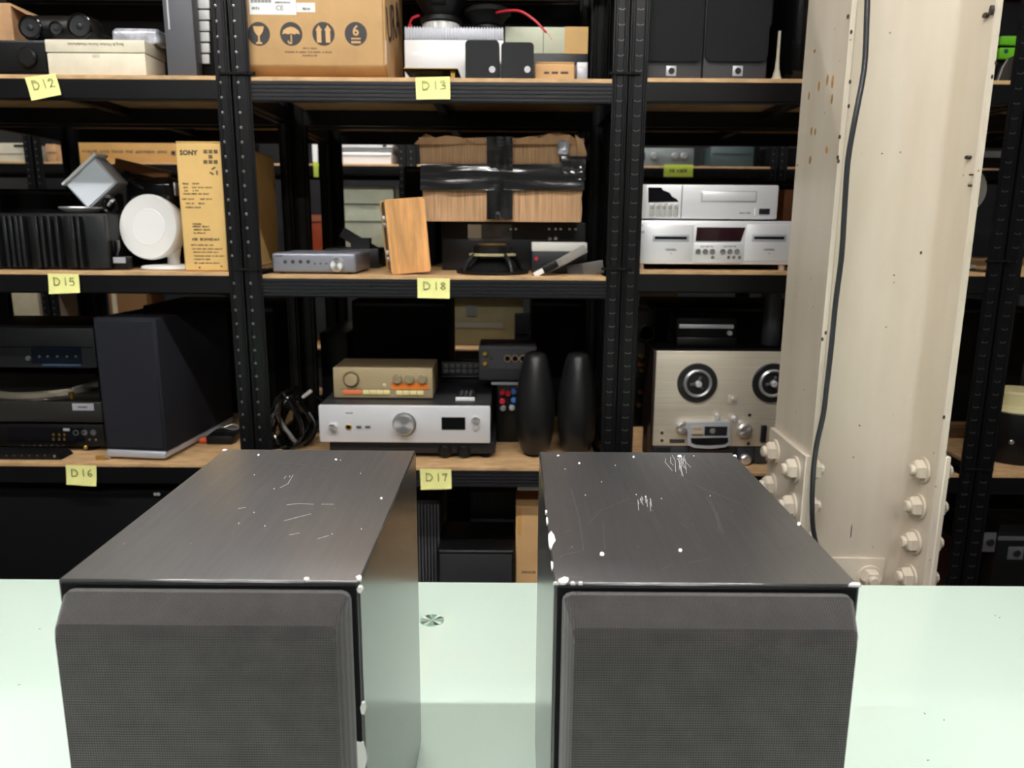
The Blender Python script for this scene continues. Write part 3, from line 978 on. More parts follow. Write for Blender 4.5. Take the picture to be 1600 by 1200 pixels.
def sticky(quad, word, label, Y=YF - 0.0012):
    """quad: four pixel corners tl, tr, br, bl; the note hangs from the beam, its lower edge lifting a little"""
    P = [aY(x, y, Y) for x, y in quad]
    c = (P[0] + P[1]) / 2
    t = T('sticky_note', label, 'note', c, group='yellow shelf notes')
    n = 6
    g = G()
    for th in (0.0, 0.0003):
        for j in range(n + 1):
            v = j / n
            for i in range(n + 1):
                u = i / n
                p = (P[0] * (1 - u) + P[1] * u) * (1 - v) + (P[3] * (1 - u) + P[2] * u) * v
                y = -0.0015 - 0.006 * v * v - 0.0015 * math.sin(u * 5 + len(word)) * v - th
                g.v.append(Vector((p.x - c.x, y, p.z - c.z)))
    k = (n + 1) ** 2
    for j in range(n):
        for i in range(n):
            a = j * (n + 1) + i
            g.f += [(a, a + 1, a + n + 2, a + n + 1), (k + a, k + a + n + 1, k + a + n + 2, k + a + 1)]
    for i in range(n):
        for (a, b) in ((i, i + 1), (n * (n + 1) + i, n * (n + 1) + i + 1), (i * (n + 1), (i + 1) * (n + 1)), (i * (n + 1) + n, (i + 1) * (n + 1) + n)):
            g.f.append((a, b, k + b, k + a))
    g.to('sheet', note, t)
    s = G()
    U = (P[1] - P[0])
    V = (P[3] - P[0])
    xo = 0.2
    for ch in word:
        if ch == ' ':
            xo += 0.1
            continue
        for st in GL[ch]:
            pts = []
            for (gx, gz) in st:
                u, v = xo + gx * 0.26, 0.2 + (1 - gz) * 0.36
                p = P[0] + U * u + V * v
                pts.append((p.x - c.x, p.z - c.z))
            s.ribbon(pts, 0.0019, -0.0048, 0.0006)
        xo += 0.2 if ch != 'D' else 0.2
    s.to('handwriting', pencil, t)
    return t


sticky([(39, 121), (87, 115), (99, 149), (52, 158)], 'D 12', 'yellow sticky note reading D 12, tilted, left on the upper beam')
sticky([(649, 121), (703, 120), (704, 156), (651, 156)], 'D 13', 'yellow sticky note in the middle of the ribbed upper beam')
sticky([(75, 427), (123, 428), (128, 457), (79, 459)], 'D 15', 'yellow sticky note reading D 15 below the finned black amplifier')
sticky([(652, 434), (703, 435), (703, 466), (653, 465)], 'D 18', 'yellow sticky note below the wooden box')
sticky([(103, 726), (151, 727), (153, 758), (106, 756)], 'D 16', 'yellow sticky note reading D 16 below the stack with the turntable')
sticky([(656, 732), (705, 733), (706, 762), (658, 764)], 'D 17', 'yellow sticky note reading D 17 between the two table loudspeakers')

zL = dict(zip(('top', 'mid', 'bot', 'low'), [v + 0.0006 for v in LEV['L'][1:]]))
zM = dict(zip(('top', 'mid', 'bot', 'low'), [v + 0.0006 for v in LEV['M'][1:]]))
zR = dict(zip(('top', 'mid', 'bot', 'low'), [v + 0.0006 for v in LEV['R'][1:]]))


def carton(d, depth, m, h=None, tape=None):
    """closed cardboard box: walls plus two top flaps"""
    h = d.h if h is None else h
    b = G().box(-d.w / 2, d.w / 2, 0, depth, 0, h - 0.003, 0.003, 1).to('carton_body', m, d.t)
    for s_ in (0, 1):
        G().box(-d.w / 2 + 0.001, d.w / 2 - 0.001, 0.001 + s_ * (depth / 2), depth / 2 - 0.001 + s_ * (depth / 2 - 0.001), h - 0.003, h, 0.001, 1).to('flap', m, d.t)
    return b


# ================================================================== top shelf, left unit
z = zL['top']
d = D('square_speaker', 'black box speaker with one large flat round dial, at the upper left edge', 'loudspeaker', -70, 74, 62, 1.835, z)
d.body(0.10, black, 0.004)
d.plate(-66, 70, 66, 113, blackm, 'front_panel', 0.003, b=0.002)
d.knob(46, 90, 14.5, 0.012, black, 'dial', -0.003, b=0.004, n=32)
Dsq = d
d = D('headphone_box', 'cream cardboard box with a shallow lid and upside-down print on the upper left shelf', 'box', 75, 228, 62, 1.83, z)
d.body(0.10, cream, 0.002, z1=d.L(150, 83)[1])
lid = d.body(0.103, cream, 0.002, 'lid', -0.0015, d.L(150, 82)[1], d.h, -d.w / 2 - 0.0015, d.w / 2 + 0.0015)
d.txt('Bang & Olufsen Stereo Headphones', 150, 69.5, 4.2, ink2, -0.0016, flip=True, parent=lid)
d.txt('U70', 150, 87.5, 4.5, inkg, 0, flip=True)
Dhb = d
ztop = z + d.h
d = D('stereo_speaker', 'small black speaker bar with two round cones lying above the cream box', 'loudspeaker', 27, 148, 20, 1.85, ztop)
G().box(-d.w / 2, d.w / 2, 0, 0.07, 0, d.h, 0.028, 5).to('body', black, d.t)
d.cone(48, 43, 18, blackg, dark, y=-0.0002, mcap=grey)
d.cone(125, 41, 19, blackg, dark, y=-0.0002)
d.cone(88, 45, 11, black, dark, 'tweeter', y=-0.0002)
px, pz = d.L(148, 48)
G().tube([(px - 0.004, 0.03, pz), (px + 0.008, 0.035, pz - 0.004), (px + 0.018, 0.035, pz - 0.008), (px + 0.028, 0.032, pz - 0.012)], 0.002, 6).to('lead', blackm, d.t)
d = D('plastic_bag', 'crumpled clear plastic bag lying on the cream box next to the grey panel', 'bag', 176, 248, 44, 1.875, ztop)
g = G().box(-d.w / 2, d.w / 2, 0, 0.05, 0, d.h, 0.008, 3)
g.jitter(0.0022)
for v in g.v:
    v.z = max(v.z, 0.0)
g.to('bag_film', bag, d.t, ang=1.0)
d = D('grey_panel_box', 'tall flat dark grey box standing on the upper left shelf', 'box', 256, 302, -70, 1.83, z)
d.body(0.035, grey, 0.002)
d.plate(254.5, 257, -70, 46, silver2, 'edge_strip', 0.001)
d = D('finned_module', 'black module with a column of white cooling plates beside the upper left upright', 'module', 302, 334, -70, 1.88, z)
d.body(0.16, blackm, 0.002)
for k in range(10):
    y0 = 84 - 17.2 * k
    d.plate(303, 328, y0 + 1.5, y0 + 16, white, 'white_plate', 0.006, b=0.001)
d = D('open_carton', 'brown cardboard box with a raised flap behind the black dial speaker', 'box', -75, 24, 4, 1.95, z)
G().box(-d.w / 2, d.w / 2, 0, 0.2, 0, d.h, 0.002, 1).to('carton_body', card3, d.t)
M = Matrix.Translation((d.w / 2 - 0.002, 0, d.h)) @ Matrix.Rotation(math.radians(28), 4, 'Y')
G().box(0, 0.13, 0.002, 0.2, -0.004, 0.0, 0, 1, M).to('flap', card3, d.t)
g = G()

# ================================================================== top shelf, middle unit
z = zM['top']
d = D('shipping_carton', 'large brown cardboard box with four round black handling symbols', 'box', 370, 600, -150, 1.815, z)
zc = d.L(480, 104)[1]
prof = [(0.0, d.h), (0.0, zc + 0.006), (0.004, zc), (0.050, 0.0), (0.29, 0.0), (0.29, d.h)]
g = G()
xs = [-d.w / 2, -d.w / 2 + 0.006, d.w / 2 - 0.006, d.w / 2]
bm = bmesh.new()
vs_ = {}
for i, x in enumerate((-d.w / 2, d.w / 2)):
    for j, (yy, zz) in enumerate(prof):
        vs_[i, j] = bm.verts.new((x, yy, zz))
n = len(prof)
for j in range(n):
    bm.faces.new((vs_[0, j], vs_[1, j], vs_[1, (j + 1) % n], vs_[0, (j + 1) % n]))
bm.faces.new([vs_[0, j] for j in range(n)])
bm.faces.new([vs_[1, j] for j in range(n)][::-1])
bmesh.ops.bevel(bm, geom=[e for e in bm.edges if abs(e.verts[0].co.x - e.verts[1].co.x) < 1e-6], offset=0.005, segments=2, affect='EDGES')
G().bm(bm).to('carton_body', card, d.t)
for k, px in enumerate((404.5, 455, 505.5, 556)):
    sy = d.knob(px, 53, 17.6, 0.0006, ink, 'symbol', -0.0002, b=0, n=40)
    x, zz = d.L(px, 53)
    s = d.s
    g = G()
    def P(*pts):
        g.prism([(x + a * s, zz + b * s) for a, b in pts], -0.0014, -0.0006)
    if k == 0:
        P((-8.5, 11), (8.5, 11), (7, 4), (3.5, -1), (1.3, -3), (1.3, -11), (5, -13), (5, -15), (-5, -15), (-5, -13), (-1.3, -11), (-1.3, -3), (-3.5, -1), (-7, 4))
    elif k == 1:
        P((-14, -1), (-12, 5), (-6, 9), (0, 10.5), (6, 9), (12, 5), (14, -1), (9.5, 0.5), (5, -1), (0, 0.5), (-5, -1), (-9.5, 0.5))
        P((-1, -1), (1, -1), (1, -13), (-1, -13))
        P((1, -12), (1, -15), (-4, -15), (-6, -12.5), (-6, -10), (-4, -10), (-3.4, -12.4))
    elif k == 2:
        for c_ in (-7, 7):
            P((c_, 13), (c_ + 5.5, 5), (c_ + 3.6, 5), (c_ + 3.6, -13), (c_ - 3.6, -13), (c_ - 3.6, 5), (c_ - 5.5, 5))
    else:
        P((-7.5, -8.2), (7.5, -8.2), (7.5, -6), (-7.5, -6))
        P((-7.5, -14), (7.5, -14), (7.5, -10.8), (-7.5, -10.8))
        tg_ = text_geo('6', 15 * s, bold=0.0006).xf(Matrix.Translation((x, -0.0012, zz + 4 * s)))
        g.add(tg_.v, tg_.f)
    g.to('pictogram', card, sy)
lb = d.plate(387, 460, -40, 23, paper, 'shipping_label', 0.0006)
for i in range(30):
    pass
g = G()
for i in range(34):
    xx, z0 = d.L(392 + i * 1.0 * 0.92, 2)
    if i % 3 != 2:
        g.box(xx, xx + 0.0009 * (1 + (i * 7) % 2), -0.0012, -0.0006, z0 - 0.003, z0 + 0.004)
g.to('barcode', inkg, lb)
d.txt('CE', 437, 13, 7, inkg, -0.0007, parent=lb)
d.marks((4,), 400, 13, 5, inkg, -0.0007, parent=lb)
d.marks((13,), 442, 4, 3, inkg, -0.0007, parent=lb)
lb2 = d.plate(463, 492, 4.5, 19, paper, 'price_label', 0.0006)
d.marks((5,), 479, 14, 4, inkg, -0.0007, parent=lb2)
d.marks((4, 2, 6,), 484, 75.5, 2.6, ink2, 0)
d.marks((9, 2, 7, 4, 7, 2, 6,), 482, 81.5, 2.8, ink2, 0)
d.marks((11, 3,), 484, 87, 2.6, ink2, 0)
g = text_geo('URA', 0.075, bold=0.001).xf(Matrix.Translation((d.w / 2 + 0.0006, 0.13, d.L(600, 14)[1])) @ Matrix.Rotation(math.radians(90), 4, 'Z') @ Matrix.Rotation(math.radians(-18), 4, 'Y'))
g.to('side_print', ink, d.t)
d.plate(601, 606, 62, 96, paper, 'sticker', 0.0002) if False else None
x_, z_ = d.L(600, 80)
G().box(d.w / 2 - 0.0005, d.w / 2 + 0.0007, 0.006, 0.016, z_ - 0.024, z_ + 0.024).to('edge_sticker', paper, d.t)

d = D('white_power_amplifier', 'white amplifier with a ribbed grey heat sink along its top edge', 'amplifier', 632, 787, 42, 1.91, z)
zf = d.L(700, 62)[1]
d.body(0.2, whitep, 0.003, z1=zf)
d.body(0.19, silver2, 0.001, 'heat_sink', 0.004, zf, d.h - 0.002, -d.w / 2 + 0.001, d.w / 2 - 0.001)
g = G()
for i in range(34):
    x = -d.w / 2 + 0.004 + i * (d.w - 0.008) / 33
    g.box(x - 0.0016, x + 0.0016, 0.0, 0.18, zf + 0.001, d.h, 0.0004, 1)
g.to('fin_row', silver2, d.t, kind='stuff')
za = z + d.h + 0.0006
p = aY(688, 20, 1.97)
t = T('speaker_driver', 'bare black speaker driver with a white magnet label on the white amplifier', 'speaker driver', (p.x, 1.99, za), group='bare drivers on the white amplifier')
k = 1.99 / F * 1.02
G().lathe([(24 * k, 0), (27 * k, 3 * k), (27 * k, 12 * k), (24 * k, 14 * k)]).to('magnet', mat('label_grey', (196, 196, 192), 0.5, var=0.25, vscale=60), t)
G().lathe([(26 * k, 14 * k), (30 * k, 15 * k), (30 * k, 20 * k), (22 * k, 22 * k)]).to('top_plate', black, t)
G().lathe([(22 * k, 22 * k), (26 * k, 30 * k), (36 * k, 46 * k), (42 * k, 56 * k), (46 * k, 57 * k), (46 * k, 60 * k), (40 * k, 60 * k), (10 * k, 40 * k), (0.001, 42 * k)]).to('basket', black, t)
G().box(-8 * k, 8 * k, -26.5 * k, -20 * k, 3 * k, 11 * k, 0.0005).to('magnet_label', paper, t)
G().box(-10 * k, 10 * k, -33 * k, -28 * k, 32 * k, 44 * k, 0.001).to('terminal_strip', blackg, t)
G().lathe([(3 * k, 0), (3 * k, 5 * k), (2 * k, 6 * k)], (-44 * k, -8 * k, 6 * k), (0.2, 0, 1), 10).tube([(-44 * k, -8 * k, 12 * k), (-40 * k, -8 * k, 20 * k), (-30 * k, -6 * k, 24 * k)], 1.6 * k, 6).to('red_terminal', red, t)
p = aY(762, 20, 1.97)
t = T('speaker_driver', 'bare black speaker driver with a long red wire on the white amplifier', 'speaker driver', (p.x, 1.99, za), group='bare drivers on the white amplifier')
G().lathe([(17 * k, 0), (17 * k, 11 * k), (20 * k, 12 * k), (22 * k, 16 * k), (30 * k, 26 * k), (33 * k, 27 * k), (33 * k, 32 * k), (26 * k, 35 * k), (8 * k, 38 * k), (0.001, 38 * k)]).to('frame', blackm, t)
G().lathe([(20 * k, 3 * k), (23 * k, 4 * k), (23 * k, 9 * k), (20 * k, 10 * k)]).to('magnet', black, t)
wp = [(775, 20, -0.02), (790, 17, -0.05), (808, 16.5, -0.07), (822, 22, -0.08), (838, 34, -0.09), (849, 46, -0.095), (854, 51, -0.095)]
W = [aY(x, y, 1.97 + dy) - Vector((p.x, 1.99, za)) for x, y, dy in wp]
G().tube(W, 0.0026, 7).to('red_wire', red, t)
W = [aY(x, y, 1.877) - Vector((p.x, 1.99, za)) for x, y in ((852, 48), (858, 55), (863, 63))]
G().tube(W, 0.0012, 6).to('bare_wire', mat('copper', (220, 170, 130), 0.4, metal=0.5), t)

p = aY(676, 110, 1.86)
t = T('small_woofer', 'small square-framed driver lying face up at the shelf edge above its note', 'speaker driver', (p.x, 1.875, z))
k = 1.87 / F
G().lathe([(22 * k, 0), (22 * k, 6 * k), (27 * k, 7 * k), (31 * k, 12 * k)]).to('magnet', black, t)
G().box(-39 * k, 39 * k, -39 * k, 39 * k, 12.5 * k, 14.5 * k, 0.002).to('square_flange', blackm, t)
G().box(28 * k, 34 * k, -30 * k, -28 * k, 1 * k, 12.5 * k).box(-39 * k, 39 * k, -39.5 * k, -38.8 * k, 13.2 * k, 14 * k).to('yellow_edging', gold, t)

def small_panel(px0, px1, pt, label, lx):
    d = D('satellite_speaker', label, 'loudspeaker', px0, px1, pt, 1.83, z, 'small black satellite speakers')
    w, h, r = d.w / 2, d.h, 0.009
    pts = [(-w, 0), (w, 0)]
    for (cx, a0) in ((w - r, 0), (-w + r, 90)):
        for kk in range(5):
            a = math.radians(a0 + 22.5 * kk)
            pts.append((cx + r * math.cos(a), h - r + r * math.sin(a)))
    G().prism(pts, 0, 0.05).to('cabinet', black, d.t)
    G().prism([(a * 0.965, 0.002 + b * 0.97) for a, b in pts], -0.003, 0.0005).to('grille', mat('charcoal_grille', (38, 39, 41), 0.8, spec=0.2), d.t)
    d.knob(lx, 109, 5, 0.0012, silver2, 'badge', -0.003, b=0.0004)
small_panel(727, 780, 62.5, 'small black satellite speaker in front of the white amplifier, nearer the driver', 769)
small_panel(783, 834, 66, 'small black satellite speaker beside the little brown carton', 824)

d = D('dark_case', 'dark grey flat case under the pale green box on the upper middle shelf', 'case', 800, 918, 84, 2.0, z)
d.body(0.2, dark, 0.003)
zz = z + d.h
d = D('pale_box', 'pale green flat box with brown tape on its right end', 'box', 789, 918, 42, 2.0, zz)
d.body(0.2, pale, 0.002)
x0, _ = d.L(882, 60)
G().box(x0, d.w / 2 + 0.0006, -0.0006, 0.2006, -0.0, d.h + 0.0006).to('tape', mat('brown_tape', (204, 164, 96), 0.35, var=0.08), d.t)
x0, _ = d.L(849, 60)
G().box(x0 - 0.001, x0 + 0.001, -0.0006, 0.0, 0.001, d.h).to('seam', inkg, d.t)
d = D('small_carton', 'little brown carton with dark marks at the shelf edge', 'box', 835, 898, 96.5, 1.87, z)
carton(d, 0.08, card)
for (a, b) in ((850, 858), (862, 872), (876, 888)):
    d.plate(a, b, 112, 115.5, ink, 'dark_mark', 0.0005)
d = D('white_block', 'small grey-white block beside the little brown carton', 'block', 901, 918, 97, 1.90, z)
d.body(0.07, silver2, 0.002)
d.plate(903, 916, 99, 106, paper, 'label', 0.0006)

# ================================================================== top shelf, right unit
z = zR['top']
def tall_speaker(px0, px1, label, lx):
    d = D('bookshelf_speaker', label, 'loudspeaker', px0, px1, -190, 1.825, z, 'tall black speakers on the upper right shelf')
    d.body(0.26, mat('graphite_cabinet', (70, 70, 73), 0.4), 0.003)
    w = d.w / 2 - 0.002
    zb_, r = d.L((px0 + px1) / 2, 97)[1], 0.014
    pts = [(w, d.h - 0.004), (-w, d.h - 0.004)]
    for (cx, a0) in ((-w + r, 180), (w - r, 270)):
        for kk in range(6):
            a = math.radians(a0 + 18 * kk)
            pts.append((cx + r * math.cos(a), zb_ + r + r * math.sin(a)))
    G().prism(pts, -0.008, 0.0005).to('grille', fabric_d, d.t)
    bd = d.plate(lx - 8, lx + 8, 103, 119, silver2, 'badge', 0.0012, b=0.0005)
    d.ring(lx, 111, 5, 3.2, 0.0008, dark, 'badge_ring', -0.0012, bd)
fabric_d = mat('black_grille_cloth', (27, 28, 30), 0.85, spec=0.2)
tall_speaker(1008, 1103.5, 'tall black speaker with a silver badge, beside the double upright on the upper right shelf', 1049)
tall_speaker(1105.5, 1207, 'tall black speaker with a silver badge, beside the glossy black bin', 1153)
p = aY(1213, 122, 1.86)
t = T('white_stand', 'slim white flared stand between the black speaker and the glossy bin', 'stand', (p.x, 1.86, z))
k = 1.86 / F
G().lathe([(10 * k, 0), (10 * k, 1.5 * k), (6 * k, 9 * k), (3.2 * k, 20 * k), (2.2 * k, 36 * k), (2 * k, 72 * k)], n=24).to('flared_post', cream, t)
p = aY(1258, 60, 1.93)
t = T('black_bin', 'glossy black round-bottomed bin partly behind the cream column', 'bin', (p.x, 1.96, z))
k = 1.96 / F
G().lathe([(22 * k, 0), (30 * k, 2 * k), (38 * k, 10 * k), (42 * k, 24 * k), (43 * k, 60 * k), (44 * k, 180 * k), (42 * k, 181 * k)], n=40).to('shell', blackg, t)
G().lathe([(44.5 * k, 176 * k), (45.5 * k, 178 * k), (45.5 * k, 183 * k), (42 * k, 184 * k)], n=40).to('rim', black, t)

# right of the column, upper shelf
d = D('green_blocks', 'lime green block on the upper shelf right of the column', 'block', 1558, 1587, 56, 2.0, z)
d.body(0.06, green, 0.003, z0=d.L(1570, 70)[1])
G().box(-d.w / 2, d.w / 2 - 0.004, 0.0, 0.06, d.L(1570, 92)[1], d.L(1570, 74)[1], 0.003).to('lower_block', green, d.t)
G().box(-d.w / 2, d.w / 2, 0.01, 0.06, 0, d.L(1570, 70)[1], 0.001).to('backing', blackm, d.t)
d.knob(1572, 80, 3.5, 0.002, mat('teal', (30, 90, 96), 0.5), 'dot', 0.0)
p = aY(1579, 120, 1.88)
t = T('grey_cushion', 'domed grey felt speaker with a white piped edge right of the column', 'loudspeaker', (p.x, 1.88, z))
k = 1.88 / F
G().lathe([(20 * k, 0), (19 * k, 10 * k), (15 * k, 26 * k), (8 * k, 38 * k), (0.001, 42 * k)], n=28).to('dome', gfab, t)
G().tube([(-20.5 * k, -1 * k, 1 * k), (-19 * k, -3 * k, 10 * k), (-15 * k, -3 * k, 26 * k), (-9 * k, -2 * k, 37 * k)], 0.0016, 6).to('piping', white, t)

# ================================================================== middle shelf, left unit
z = zL['mid']
d = D('finned_amplifier', 'black power amplifier with tall vertical cooling fins', 'amplifier', -75, 172, 333, 1.85, z)
d.body(0.17, black, 0.003)
xs = [-66, -57, -48, -26, -17, -8, 3, 18, 27, 36, 44, 66, 75, 86, 98, 122, 131]
x_, za_ = d.L(100, 338)
for px in xs:
    x, _ = d.L(px, 380)
    G().box(x - 0.0035, x + 0.0035, -0.020, 0.002, 0.006, d.h - 0.006, 0.0012, 1).to('fin', dark, d.t)
d.plate(138, 168, 337, 419, dark, 'end_plate', 0.018, b=0.003)
d.plate(49, 62, 337, 419, black, 'flat_panel', 0.018, b=0.003)
d.plate(103, 118, 337, 419, black, 'flat_panel', 0.018, b=0.003)
za = z + d.h + 0.0006
p = aY(126, 325, 1.91)
t = T('chrome_dish', 'shiny metal dish lying on the finned black amplifier', 'dish', (p.x, 1.912, za))
k = 1.5 / F
G().lathe([(26 * k, 0), (34 * k, 6 * k), (38 * k, 9 * k), (38 * k, 11 * k), (33 * k, 9 * k), (24 * k, 4 * k), (0.001, 3 * k)], n=40).to('bowl', chrome, t)
G().lathe([(37 * k, 9 * k), (39 * k, 10 * k), (38 * k, 12.4 * k), (36.5 * k, 11.5 * k)], n=40).to('rim', steel, t)

# tilted pale speaker propped on the amplifier
k = 1.965 / F
c = aY(143, 284, 1.965)
t = T('tilted_speaker', 'pale grey speaker with a white top edge lying tilted on the finned amplifier', 'loudspeaker', (c.x, 1.966, za))
R = Matrix.Translation((0, 0, c.z - za)) @ Matrix.Rotation(math.radians(-40), 4, 'Y')
G().box(-34 * k, 30 * k, 0, 0.055, -26 * k, 22 * k, 0.003, 2, R).to('cabinet', mat('pale_cabinet', (176, 178, 182), 0.45), t)
G().box(-32 * k, 28 * k, -0.003, 0.001, -24 * k, 20 * k, 0.002, 1, R).to('front_panel', mat('pale_blue_grey', (216, 223, 230), 0.4), t)
G().box(-37 * k, 35 * k, -0.006, 0.055, 22 * k, 27 * k, 0.002, 1, R).to('top_edge', white, t)
c2 = aY(192, 262, 2.02)
tw_ = T('wooden_board', 'dark amber wooden panel leaning behind the tilted pale speaker', 'panel', (c2.x, 2.118, z))
R = Matrix.Translation((0, 0, c2.z - z)) @ Matrix.Rotation(math.radians(13), 4, 'Y')
G().box(-44 * k, 44 * k, 0, 0.02, -7 * k, 8 * k, 0.002, 1, R).to('plank', woodd, tw_)
G().box(-44 * k, 44 * k, -0.0008, 0.02, 8 * k, 9.5 * k, 0.0005, 1, R).to('pale_edge', beige, tw_)
G().box(-30 * k, -22 * k, 0.004, 0.016, -(c2.z - z) / 1, 0, 0.001, 1, Matrix.Translation((0, 0, c2.z - z))).box(20 * k, 28 * k, 0.004, 0.016, -(c2.z - z), -6 * k, 0.001, 1, Matrix.Translation((0, 0, c2.z - z))).to('support_strip', blackm, tw_)

d = D('black_crate', 'plain black box hidden behind the white round speaker', 'box', 178, 288, 327, 2.03, z)
d.body(0.08, blackm, 0.004)
zc_ = z + d.h + 0.0006
d = D('black_gadget', 'glossy black rounded gadget on the black box above the white round speaker', 'gadget', 192, 272, 276, 2.032, zc_)
g = G().box(-d.w / 2, d.w / 2, 0, 0.075, 0, d.h, 0.022, 5, Matrix.Rotation(math.radians(0), 4, 'Y'))
g.to('shell', blackg, d.t)
d.plate(200, 258, 288, 312, screen, 'visor', 0.002, b=0.001)
x, zz = d.L(268, 292)
G().box(x - 0.004, x + 0.006, 0.01, 0.05, zz - 0.022, zz + 0.012, 0.003).to('clip', steel, d.t)
c = aY(170, 312, 1.95)
t = T('clamp', 'small black clamp with a metal screw resting beside the chrome dish', 'clamp', (c.x + 0.012, 1.93, za))
k = 1.95 / F
pts = [(9 * k * math.cos(a), 0, 12 * k + 12 * k * math.sin(a)) for a in [math.radians(v) for v in range(-60, 241, 30)]]
G().tube(pts, 3.4 * k, 8).to('arm', blackg, t)
G().lathe([(2.5 * k, 0), (2.5 * k, 12 * k)], (0, -4 * k, 12 * k), (0.6, -0.4, 0.5), 10).to('screw', chrome, t)
G().box(-8 * k, 8 * k, -3 * k, 3 * k, 0, 2.5 * k, 0.001).to('pad', blackm, t)


def round_speaker(label, pcx, pcy, rp, Y, zb, foot_px, yaw):
    c = aY(pcx, pcy, Y)
    k = Y / F
    p = aY(foot_px, pcy, Y)
    t = T('round_speaker', label, 'loudspeaker', (p.x, Y + 0.055, zb), group='white round speakers')
    C = Vector((c.x - p.x, 0, c.z - zb))
    ax = Vector((math.sin(yaw), -math.cos(yaw), 0.10)).normalized()
    base = C + ax * 0.028
    r = rp * k
    G().lathe([(r * 0.35, -0.085), (r * 0.66, -0.07), (r * 0.88, -0.045), (r * 0.97, -0.018), (r * 0.99, -0.006), (r * 0.96, -0.004)], base, ax, 40).to('shell', whitep, t)
    fr = G().lathe([(r * 0.96, -0.004), (r, -0.003), (r, 0.006), (r * 0.97, 0.010), (r * 0.90, 0.009), (r * 0.6, 0.006), (0.001, 0.004)], base, ax, 48).to('front_cover', whitep, t)
    G().lathe([(r * 0.52, 0.006), (r * 0.54, 0.0072), (r * 0.56, 0.0062)], base, ax, 40).to('moulded_ring', white, fr)
    zt = (C - ax * 0.03).z - r * 0.6
    G().lathe([(10 * k, 0.006), (9 * k, zt * 0.5), (13 * k, zt + 0.01)], (0, 0.0, 0), (0, 0, 1), 24).to('neck', whitep, t)
    G().lathe([(43 * k, 0), (44 * k, 0.002), (43 * k, 0.007), (30 * k, 0.010), (0.001, 0.011)], (-0.004, -0.008, 0), (0, 0, 1), 48).to('foot', white, t)
round_speaker('white round speaker on a disc foot beside the yellow cardboard box', 230, 357, 50, 1.87, z, 252, -0.18)

d = D('yellow_carton', 'tall yellow cardboard box printed with black text beside the left upright', 'box', 281, 351, 221, 1.82, z)
carton(d, 0.40, card2)
d.txt('SONY', 294.5, 239, 7, ink, 0, bold=0.0006)
g = G()
for i in range(3):
    for j in range(3):
        if (i, j) in ((0, 1), (2, 1)):
            continue
        x, zz = d.L(321 + 8 * i, 237 + 8 * j)
        g.box(x - 0.0045, x + 0.0045, -0.0005, 0, zz - 0.0042, zz + 0.0042)
g.to('symbol_grid', ink2, d.t)
x, zz = d.L(334.5, 268)
for a in (90, 210, 330):
    M = Matrix.Translation((x, 0, zz)) @ Matrix.Rotation(math.radians(a), 4, 'Y')
    G().prism([(-0.002, 0.0085), (0.006, 0.0085), (0.009, 0.0065), (0.006, 0.0045), (-0.002, 0.0045)], -0.0005, 0).xf(M).to('recycling_arrow', ink2, d.t)
rt = random.Random(5)
for i, (px, py, hp, word_lengths) in enumerate([(286, 287, 3, (5,)), (302, 287, 3, (6,)), (286.5, 293, 3, (4,)), (312, 293, 3, (4, 5, 6,)), (287, 298, 3, (3,)), (302, 298, 3, (1, 3,)), (288, 303, 3, (6,)), (309, 303, 3, (5, 3, 5,)),
                                        (290, 311, 3, (4, 5,)), (318, 311, 3, (4, 5,)), (293, 318, 3, (4, 2,)), (311, 318, 3, (5,)), (298, 324, 3, (7, 5,)), (304, 350, 3, (8,)), (310, 354, 3, (7, 6,)), (312, 359, 3, (7, 6,)), (308, 364, 3, (2, 7,)),
                                        (318, 374, 5, (3, 10,)), (312, 383, 2.6, (6, 6, 3, 4,)), (320, 389, 2.6, (4, 4, 4, 6, 8,)), (318, 394, 2.6, (7, 4, 6, 5,)), (323, 400, 2.6, (10, 6, 2, 3, 5,)), (312, 405, 2.6, (7, 2, 5,)), (320, 411, 2.6, (3, 6, 6, 7,))]):
    d.marks(word_lengths, px + 4, py, hp, ink2, 0)
d.knob(312, 418, 1.6, 0.0005, ink, 'dot', 0, b=0)
d.knob(346, 416, 1.6, 0.0005, ink, 'dot', 0, b=0)
for px, py in ((181, 385),):
    d = D('black_plug', 'small black plug with silver pins beside the foot of the white round speaker', 'plug', 174, 199, 392, 1.85, z)
    d.body(0.03, black, 0.004, z1=d.h * 0.7)
    d.plate(177, 196, 402, 411, silver2, 'pin_block', 0.002)
    G().box(-0.012, -0.004, 0.005, 0.02, d.h * 0.7, d.h + 0.025, 0.002).to('handle', blackg, d.t)

# ================================================================== middle shelf, middle unit
z = zM['mid']
d = D('silver_preamplifier', 'small silver preamplifier with a round knob at the shelf edge', 'amplifier', 425, 556, 395.5, 1.83, z)
d.body(0.19, mat('blue_grey_silver', (146, 148, 158), 0.38, metal=0.5), 0.006, seg=4, z0=0.003)
for s_ in (-1, 1):
    for yy in (0.02, 0.16):
        G().cyl((s_ * (d.w / 2 - 0.02), yy, 0), (0, 0, 1), 0.007, 0.004, 12).to('foot', blackm, d.t)
d.knob(527, 413.5, 11, 0.012, spunm, 'knob', 0, b=0.003)
for px in (445.5, 457.5, 469.5, 481.5):
    d.knob(px, 409, 3, 0.0008, ink, 'button', 0, b=0)
for px in (492, 501, 510):
    d.knob(px, 412, 1.8, 0.0008, grey, 'led', 0, b=0)
d.marks((6,), 436, 400, 3, grey, 0)
d = D('black_router', 'black router box with a raised slanted panel behind the silver preamplifier', 'router', 508, 592, 388, 2.08, z)
d.body(0.14, black, 0.004)
R = Matrix.Translation((0.005, 0.06, d.h)) @ Matrix.Rotation(math.radians(30), 4, 'Y')
G().box(-0.06, 0.07, 0, 0.012, 0.0, 0.028, 0.002, 1, R).to('slanted_panel', dark, d.t)
